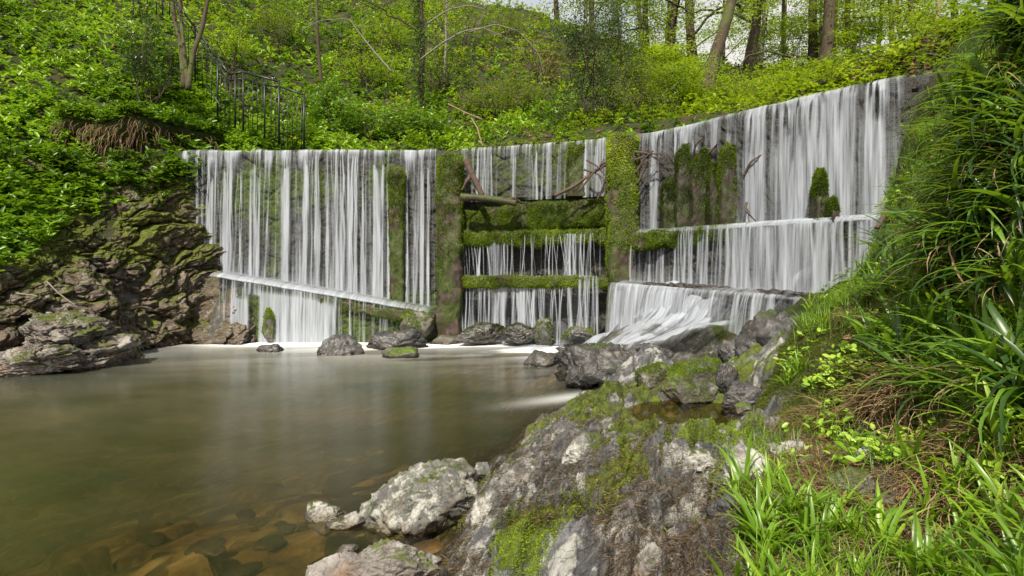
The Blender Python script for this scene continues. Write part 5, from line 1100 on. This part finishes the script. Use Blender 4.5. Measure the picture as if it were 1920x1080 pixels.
for i, (a, b, lb) in enumerate([((1085, 360, 10.9), (1140, 300, 10.7), 'dark twig just above the long curved stick'), ((1095, 318, 10.9), (1142, 345, 10.7), 'dark twig crossing behind the right tall post'), ((1100, 300, 10.9), (1140, 335, 10.7), 'thin twig slanting down to the right tall post'), ((1120, 375, 10.9), (1142, 330, 10.7), 'short twig standing beside the right tall post'),
        ((1190, 300, 10.5), (1245, 288, 10.3), 'dark twig sticking out right of the tall bright post'), ((1190, 285, 10.5), (1235, 300, 10.3), 'twig curving from the top of the tall bright post'), ((1192, 325, 10.5), (1225, 282, 10.3), 'upright twig right of the tall bright post'), ((1195, 345, 10.5), (1215, 300, 10.3), 'short crooked twig low beside the tall bright post'),
        ((1300, 300, 10.0), (1318, 258, 9.7), 'twig snagged on the widest broken pile'), ((1325, 292, 9.9), (1345, 270, 9.6), 'twig caught between the thin pile and the widest pile'), ((1395, 330, 9.2), (1428, 290, 9.0), 'thin twig poking out of the falls right of the piles'), ((1400, 380, 9.1), (1422, 420, 8.9), 'bent twig low in the falls right of the piles')]):
    stick('twig', [a, ((a[0]+b[0])/2+rng.normal(0, 5), (a[1]+b[1])/2-6, (a[2]+b[2])/2), b], .022, .010, lb, 'twig', M_twig, 6, 16, fork=3)
stick('driftwood_stick', [(1662, 395, 6.35), (1652, 415, 6.3), (1643, 428, 6.25)], .03, .022, 'short dark broken stick jutting from the bank over the right falls', 'driftwood', M_twig, 8, 20, fork=1)
stick('bare_branch', [(30, 550, 8.5), (60, 553, 8.5), (60+10, 556, 8.5)], .012, .008, 'short pale twig lying on the rocks at far left', m=M_barkg, fork=0)
stick('bare_branch', [(88, 528, 8.9), (110, 550, 8.85), (140, 572, 8.8)], .012, .007, 'longer pale curved twig lying on the left outcrop', m=M_barkg, fork=1)
# turf lip overhanging the dark hollow on the left bank
lipP = []
for a_, b_ in [(120, 232), (175, 236), (215, 246), (255, 240), (300, 242), (345, 258), (400, 262)]:
    h_ = hit([a_], [b_])[0]; lipP.append((a_, b_, h_[1]-.30))
W0 = np.array([PY(*p_) for p_ in lipP]); tt = np.linspace(0, len(W0)-1, 90); pl = np.stack([np.interp(tt, range(len(W0)), W0[:, c_]) for c_ in range(3)], -1)
for _ in range(6): pl[1:-1] = (pl[:-2]+pl[1:-1]*2+pl[2:])/4
V, F = tube(pl, .30*(.5+.5*np.sin(np.linspace(.3, 2.9, 90))), 24, .45, 9); lip = empty('turf_overhang', tuple(pl[0]), 'overhanging lip of turf and brown roots above the dark hollow on the left bank', 'turf overhang')
child('turf', mesh('turf', V, F, M_ground), lip)
P_, N_, _ = surf_sample(V, F, 1500); N_ = N_*(1 if (N_*(P_-pl[45])).sum() > 0 else -1)
dn = P_[:, 2] < np.interp(P_[:, 0], pl[:, 0], pl[:, 2])+.05; Pd = P_[dn][:900]
V2, F2, r2 = blades(Pd, -math.pi/2+rng.normal(0, .6, len(Pd)), .2+.45*rng.random(len(Pd)), np.full(len(Pd), .014), up=-.3, droop=1.6, seg=5); child('hanging_fibres', mesh('fibres', V2, F2, G_straw, {'rnd': r2*.7}), lip)
Pu = P_[~dn]; V2, F2, r2 = rosettes(Pu, 6, .11, .4, tone=.25*np.ones(len(Pu))); child('leaves', mesh('leaves', V2, F2, G_garlic, {'rnd': r2}, False), lip)
# hanging roots on the left bank
lb = ['thick pale root hanging from the left bank overhang', 'long forked root hanging left of the thick one', 'thin root hanging close to the left end of the crest', 'curled root under the mossy bank edge', 'slanting root crossing the dark hollow', 'short root high in the dark hollow', 'twisted root right of the hollow', 'straight root at the hollow centre']
for i, pts in enumerate([[(272, 240), (276, 275), (268, 300), (280, 325)], [(245, 245), (240, 285), (235, 320)], [(350, 262), (352, 280), (348, 300)], [(225, 262), (232, 290), (222, 305)], [(285, 232), (262, 250), (240, 275)], [(300, 245), (305, 270)], [(318, 252), (312, 280), (322, 295)], [(262, 250), (264, 290), (266, 330)]]):
    h_ = hit([pts[0][0]], [pts[0][1]])[0]; Y0 = float(np.interp(pts[0][0], [p_[0] for p_ in lipP], [p_[2] for p_ in lipP]))-.2
    stick('hanging_root', [(a, b, Y0) for a, b in pts], .026, .011, lb[i], 'root', M_barkp, 6, 20, fork=2)
# ------------------------------------------------------------------ iron railing on the steps
x, Y, z = PY(455, 230, 13.2); rail = empty('iron_railing', (x, Y, z), 'black iron railing with thin bars descending the slope to the weir', 'railing')
def bar(name, a, b, r, n=6, par=rail):
    P_a, P_b = np.array(a)-np.array(par.location), np.array(b)-np.array(par.location); V, F = tube(np.linspace(P_a, P_b, 3), r, n); ob(name, mesh(name, V, F, M_iron), par)
def railY(px): return float(np.interp(px, [300, 366, 430, 523, 570], [14.3, 13.9, 13.4, 13.1, 12.95]))
tops = [(318, -12), (366, 52), (408, 110), (430, 139), (456, 135), (523, 153)]; T = np.array(tops, float)
for a, b in zip(tops[:-1], tops[1:]): bar('handrail', PY(a[0], a[1], railY(a[0])), PY(b[0], b[1], railY(b[0])), .026)
for a, b in zip(tops[:-1], tops[1:]): bar('lower_rail', PY(a[0], a[1]+12, railY(a[0])), PY(b[0], b[1]+12, railY(b[0])), .014)
T2 = [(496, 159), (523, 153+9), (570, 178)]
for a, b in zip(T2[:-1], T2[1:]): bar('handrail', PY(a[0], a[1], railY(a[0])), PY(b[0], b[1], railY(b[0])), .024)
bots = lambda px: float(np.interp(px, [320, 366, 408, 441, 496, 523, 570], [75, 140, 205, 226, 246, 258, 272]))
topf = lambda px: float(np.interp(px, T[:, 0], T[:, 1])) if px < 524 else float(np.interp(px, [523, 570], [162, 178]))
for px in (338, 366, 408, 441, 456, 496, 523, 570): bar('rail_post', PY(px, topf(px), railY(px)), PY(px, bots(px)+14, railY(px)), .022 if px not in (523, 570, 408) else .026)
for px in list(np.arange(345, 523, 8.6))+list(np.arange(531, 568, 8.6)):
    if min(abs(px-q_) for q_ in (338, 366, 408, 441, 456, 496, 523, 570)) > 4: bar('baluster', PY(px, topf(px)+9, railY(px)), PY(px, bots(px)+6, railY(px)), .0085, 5)
bar('bottom_rail', PY(386, 160, 13.4), PY(426, 216, 13.2), .018)
x, Y, z = PY(280, 10, 15.5); rail2 = empty('upper_railing', (x, Y, z), 'short stretch of dark railing at the top edge of the left slope', 'railing')
for px in (250, 262, 276, 293, 305, 318): bar('rail_post', PY(px, -30, 15.5), PY(px, 28, 15.5), .018, 6, rail2)
bar('handrail', PY(235, -30, 15.5), PY(330, -30, 15.5), .02, 6, rail2)
# ------------------------------------------------------------------ right-hand bank
def blade_mesh(name, n, L, w, up, droop, m, base=.03, seg=6, rnd=(0, 1), bias=0., twist=.8):
    az_ = rng.random(n)*6.283; 
    if bias: az_ = np.where(rng.random(n) < bias, math.pi+rng.normal(0, .8, n), az_)
    B = np.stack([rng.normal(0, base, n), rng.normal(0, base, n), np.full(n, -.02)], -1)
    V, F, r = blades(B, az_, L*(.45+.7*rng.random(n)), w*(.7+.6*rng.random(n)), up+rng.normal(0, .22, n), droop*(.5+.9*rng.random(n)), seg, rnd[0]+(rnd[1]-rnd[0])*rng.random(n), twist)
    return mesh(name, V, F, m, {'rnd': r})
rush = [(blade_mesh('rush_leaves', 28, .50, .027, 1.05, 2.2, G_rush, .04, 8, bias=.35), blade_mesh('dead_leaves', 16, .42, .010, .6, 2.6, G_straw, .04, 7, bias=.5)) for i in range(6)]
brt = [blade_mesh('grass_leaves', 16, .25, .019, 1.2, 1.3, G_bright, .02, 7, (.2, 1)) for i in range(6)]
fine = [blade_mesh('grass_leaves', 40, .22, .006, 1.2, 1.3, G_bright, .03, 5) for i in range(4)]
dead = [blade_mesh('dead_grass', 130, .42, .0055, .5, 2.4, G_straw, .05, 7, bias=.75) for i in range(4)]
def place(kind_, px, py, name, label, cat, group, sc, parts, Y1=12., tilt=True):
    h = hit([px], [py], 1.3, Y1)[0]
    if not np.isfinite(h[0]): return None
    if sdist(h[0:1], h[1:2])[0] > -.25: return None
    o = empty(name, tuple(h), label, cat, group) if len(parts) > 1 else ob(name, parts[0], None, tuple(h))
    if len(parts) > 1:
        for nm, me in zip(('leaves', 'dead_leaves'), parts): ob(nm, me, o)
    tag(o, label, cat, group); N = Hn(np.array([h[0]]), np.array([h[1]]))[0]
    q_ = Vector((0, 0, 1)).lerp(Vector(N), .35 if tilt else 0).normalized().to_track_quat('Z', 'Y')
    o.rotation_mode = 'QUATERNION'; from mathutils import Quaternion
    o.rotation_quaternion = q_@Quaternion((0, 0, 1), rng.normal(0, .5) if tilt else rng.random()*6.28)
    o.scale = (sc,)*3; return o
def near_edge(py):   # left border of the bank in the photograph
    return np.interp(py, [0, 130, 260, 400, 470, 560, 600, 700, 780, 860, 1080], [1800, 1790, 1690, 1655, 1610, 1530, 1510, 1470, 1560, 1350, 1280])
cnt = 0
for t_ in range(4000):
    if cnt >= 88: break
    px, py = rng.uniform(1650, 1990), rng.uniform(-60, 800)
    dens = np.interp(px-near_edge(py), [30, 120, 220], [.0, .35, 1.])*np.interp(py, [470, 640], [1, .15])
    if rng.random() > dens: continue
    i = rng.integers(6); hgh = 'upper' if py < 260 else ('middle' if py < 520 else 'lower')
    lbl = {'upper': 'dark green woodrush tuft with long drooping blades on the highest part of the right bank', 'middle': 'glossy woodrush tuft with arching blades on the steep right bank beside the falls', 'lower': 'woodrush tuft with arching blades low on the right bank above the bare soil'}[hgh]
    if place(0, px, py, 'woodrush_tuft', lbl, 'grass tuft', hgh+' woodrush tufts on the right bank', .7+.5*rng.random(), rush[i]): cnt += 1
cnt = 0
for t_ in range(3000):
    if cnt >= 55: break
    px, py = rng.uniform(1490, 1860), rng.uniform(150, 760); e = px-near_edge(py)
    if e < -4 or e > 200: continue
    if 1480 < px < 1690 and 620 < py < 790 and rng.random() < .93: continue
    if place(0, px, py, 'grass_tuft', 'fine bright green grass tuft along the edge of the right bank by the falls', 'grass tuft', 'fine grass tufts along the bank edge', .55+.6*rng.random(), [fine[rng.integers(4)]]): cnt += 1
cnt = 0
for t_ in range(3000):
    if cnt >= 62: break
    px, py = rng.uniform(1290, 1990), rng.uniform(840, 1180)
    lo = np.interp(px, [1290, 1400, 1500, 1700, 1990], [1040, 900, 930, 960, 880])
    if py < lo: continue
    if rng.random() > np.interp(px, [1300, 1480, 1720, 1990], [1, .9, .25, .6]): continue
    if place(0, px, py, 'broad_grass_tuft', 'bright green broad-bladed grass tuft in the foreground at the lower right', 'grass tuft', 'broad-bladed grass tufts in the foreground', .6+.6*rng.random(), [brt[rng.integers(6)]], tilt=True): cnt += 1
for px, py, s_ in [(1520, 560, .8), (1545, 545, .7), (1500, 590, .7), (1640, 620, 1.1), (1700, 640, 1.2), (1760, 620, 1.2), (1820, 650, 1.3), (1680, 560, 1.1), (1740, 540, 1.2), (1620, 500, .9), (1600, 470, .8), (1850, 760, 1.2), (1790, 720, 1.1), (1900, 850, 1.2), (1880, 700, 1.3), (1650, 520, 1.), (1480, 700, .6), (1500, 680, .6), (1715, 860, .9), (1835, 900, 1.), (1900, 960, 1.2), (1780, 590, 1.2), (1840, 560, 1.2), (1700, 690, 1.), (1900, 560, 1.2)]:
    place(0, px, py+20, 'broad_grass_tuft', 'lush upright broad-bladed grass tuft on the lower slope of the right bank', 'grass tuft', 'upright grass tufts on the lower bank', s_*1.25, [brt[rng.integers(6)]])
for i, (px, py, s_) in enumerate([(1540, 790, .8), (1560, 775, .8), (1500, 800, .6), (1690, 720, 1.1), (1720, 740, 1.1), (1660, 760, .9), (1750, 700, 1.), (1600, 590, .7), (1640, 600, .7), (1790, 860, .9), (1850, 860, .9), (1760, 900, .8), (1700, 560, .8), (1860, 470, .9), (1770, 330, .9), (1800, 250, .9), (1640, 455, .5), (1420, 790, .5), (1820, 940, .8), (1880, 800, .9), (1730, 800, 1.), (1580, 800, .7)]):
    place(0, px, py, 'dead_grass_tuft', 'drooping straw-brown dead grass tuft hanging over the soil of the right bank', 'grass tuft', 'dead grass tufts on the right bank', s_, [dead[i % 4]])
# short turf, moss and litter on the bank
infb = (cu > 1270)*(cu < 2050)*(cv > 80)*(cv < 1250)*(csd_ < -.15)*(gc[..., 1] > 1.2)*(gc[..., 0] > .4)*(gc[..., 2] > .25)
eb = cu-near_edge(cv)
gqn = fbm(gq*2.2, 3, 95).reshape(csd_.shape)
wt = infb*sstep(-12, 10, eb)*(1-.92*np.exp(-(((cu-1580)/110)**2+((cv-690)/100)**2)**2))*(.15+sstep(.42, .55, gqn))*np.where(cv > 830, .25, 1.)/np.maximum(gc[..., 1], 1)**1.6
P = scatter(22000, wt)
V, F, r = blades(P, rng.random(len(P))*6.283, .05+.13*rng.random(len(P)), np.full(len(P), .0045), up=1.2+rng.normal(0, .3, len(P)), droop=1.2, seg=3)
tag(ob('bank_grass', mesh('bank_grass', V, F, G_bright, {'rnd': np.clip(r*.8, 0, 1)}, False)), 'short fine grass covering the right bank', None, None, 'stuff')
wm = infb*(np.exp(-(((cu-1580)/125)**2+((cv-700)/110)**2)**2)+.6*sstep(.5, .6, fbm(gq*3, 3, 96).reshape(csd_.shape))*(cu < 1620)*(cv > 380)*(cv < 900))/np.maximum(gc[..., 1], 1)**1.6
P = scatter(60000, wm); N = Hn(P[:, 0], P[:, 1]); D = N+rng.normal(0, .6, P.shape)
V, F, r = leaves(P-N*.002, D, rng.normal(0, 1, P.shape), .022*(.5+rng.random(len(P))), np.full(len(P), .007), 0., np.clip(.25+.5*rng.random(len(P))+(fbm(P*9, 3, 5)-.5)*1.2, 0, 1))
tag(ob('bank_moss', mesh('bank_moss', V, F, M_mossd, {'rnd': r}, False)), 'thick olive-brown moss mound on the edge of the right bank', None, None, 'stuff')
wl = infb*sstep(-30, 10, eb)*(.35+1.*(cv > 820))*(.2+sstep(.45, .6, fbm(gq*3.1, 3, 97).reshape(csd_.shape)))/np.maximum(gc[..., 1], 1)**1.6
P = scatter(9000, wl); N = Hn(P[:, 0], P[:, 1]); D = np.cross(N, rng.normal(0, 1, P.shape))
V, F, r = leaves(P+N*.006, D, N+rng.normal(0, .5, P.shape), .03*(.4+rng.random(len(P))), .011*(.4+rng.random(len(P))), .15)
tag(ob('bank_litter', mesh('bank_litter', V, F, G_litter, {'rnd': r}, False)), 'crumbled brown leaf litter on the soil of the right bank', None, None, 'stuff')
P = scatter(10000, wl); V, F, r = blades(P+np.array([0, 0, .008]), rng.random(len(P))*6.283, .06+.16*rng.random(len(P)), np.full(len(P), .003), up=.35, droop=.7+rng.random(len(P)), seg=4)
tag(ob('dead_grass', mesh('dead_grass', V, F, G_straw, {'rnd': r}, False)), 'matted dry straw on the soil of the right bank', None, None, 'stuff')
# low leafy herbs
wh = infb*sstep(-8, 10, eb)*(cv < 900)*sstep(.5, .6, fbm(gq*2.7, 3, 98).reshape(csd_.shape))/np.maximum(gc[..., 1], 1)**1.6
P = scatter(900, wh); V, F, r = rosettes(P, 5, .042, .6, tone=.3+.4*rng.random(len(P)))
tag(ob('leafy_herbs', mesh('leafy_herbs', V, F, G_garlic, {'rnd': r}, False)), 'small green leafy herbs growing through the bank grass', None, None, 'stuff')
# larger fallen leaves, one by one
def leafshape(seed):
    r = np.random.default_rng(seed); t = np.linspace(0, 1, 15); w = .32*np.sin(np.pi*t**.85)*(1+.22*np.cos(t*26+seed)); w[-1] = 0; w[0] = .01
    c_ = r.uniform(.1, .35); V = np.concatenate([np.stack([t-.5, s_*w, c_*(t-.5)**2+.45*abs(w)], -1) for s_ in (-1, 0, 1)]); F = []
    for a in (0, 1):
        for i in range(14): F.append([a*15+i, a*15+i+1, (a+1)*15+i+1, (a+1)*15+i])
    return mesh('dead_leaf', V*.075, np.array(F), G_litter, {'rnd': np.full(45, r.uniform(.4, .95))})
lv = [leafshape(i) for i in range(6)]
spots = [(1620, 742, 'pinkish-brown oak leaf on the thin grey ledge under the mossy mound'), (1645, 748, 'curled brown leaf at the right end of the thin grey ledge'), (1632, 735, 'reddish leaf topmost on the thin grey ledge'), (1525, 1005, 'single large tan leaf lying among the foreground grass'), (1545, 830, 'pale brown leaf upright in front of the dead grass by the slate slab'),
    (1590, 640, 'tan leaf lying at the left on the mossy mound'), (1640, 600, 'reddish leaf at the top of the mossy mound'), (1760, 1000, 'broad buff leaf on the soil at the lower right'), (1775, 1030, 'curled pinkish leaf below the broad buff one'), (1830, 850, 'orange-brown leaf in the straw at the right'), (1345, 985, 'dark red-brown leaf tucked beside the dark pointed rock'), (1105, 990, 'salmon leaf stuck on the blue-grey slab of the ridge'), (1600, 880, 'pale leaf resting between the two lichen stones')]
for i, (px, py, lb_) in enumerate(spots):
    h = hit([px], [py], 1.3, 12)[0]; o = ob('fallen_leaf', lv[i % 6], None, (h[0], h[1], h[2]+.02)); tag(o, lb_, 'leaf'); N = Hn(h[0:1], h[1:2])[0]
    o.rotation_mode = 'QUATERNION'; o.rotation_quaternion = Vector(N).to_track_quat('Z', 'Y')@Matrix.Rotation(rng.random()*6.28, 3, 'Z').to_quaternion(); o.scale = (1+.3*rng.random(),)*3
# stones lying on the pool bed
for i in range(46):
    px, py = rng.uniform(40, 860), rng.uniform(840, 1075); z_ = -.15; Y = FPX*(EYE-z_)/(py-HOR); x = (px-960)/FPX*Y
    V, F = rock_geo(.05+.09*rng.random(), .04+.06*rng.random(), .025, 300+i, det=3, nplanes=8, yaw=rng.random()*3)
    tag(ob('cobble', mesh('cobble', V, F, M_rpink if i % 4 == 0 else M_rwhite if i % 9 == 0 else M_rleft), None, (x, Y, float(H(x, Y))+.01)), 'dim stone lying under the clear shallow water of the pool', 'stone', 'stones on the pool bed')
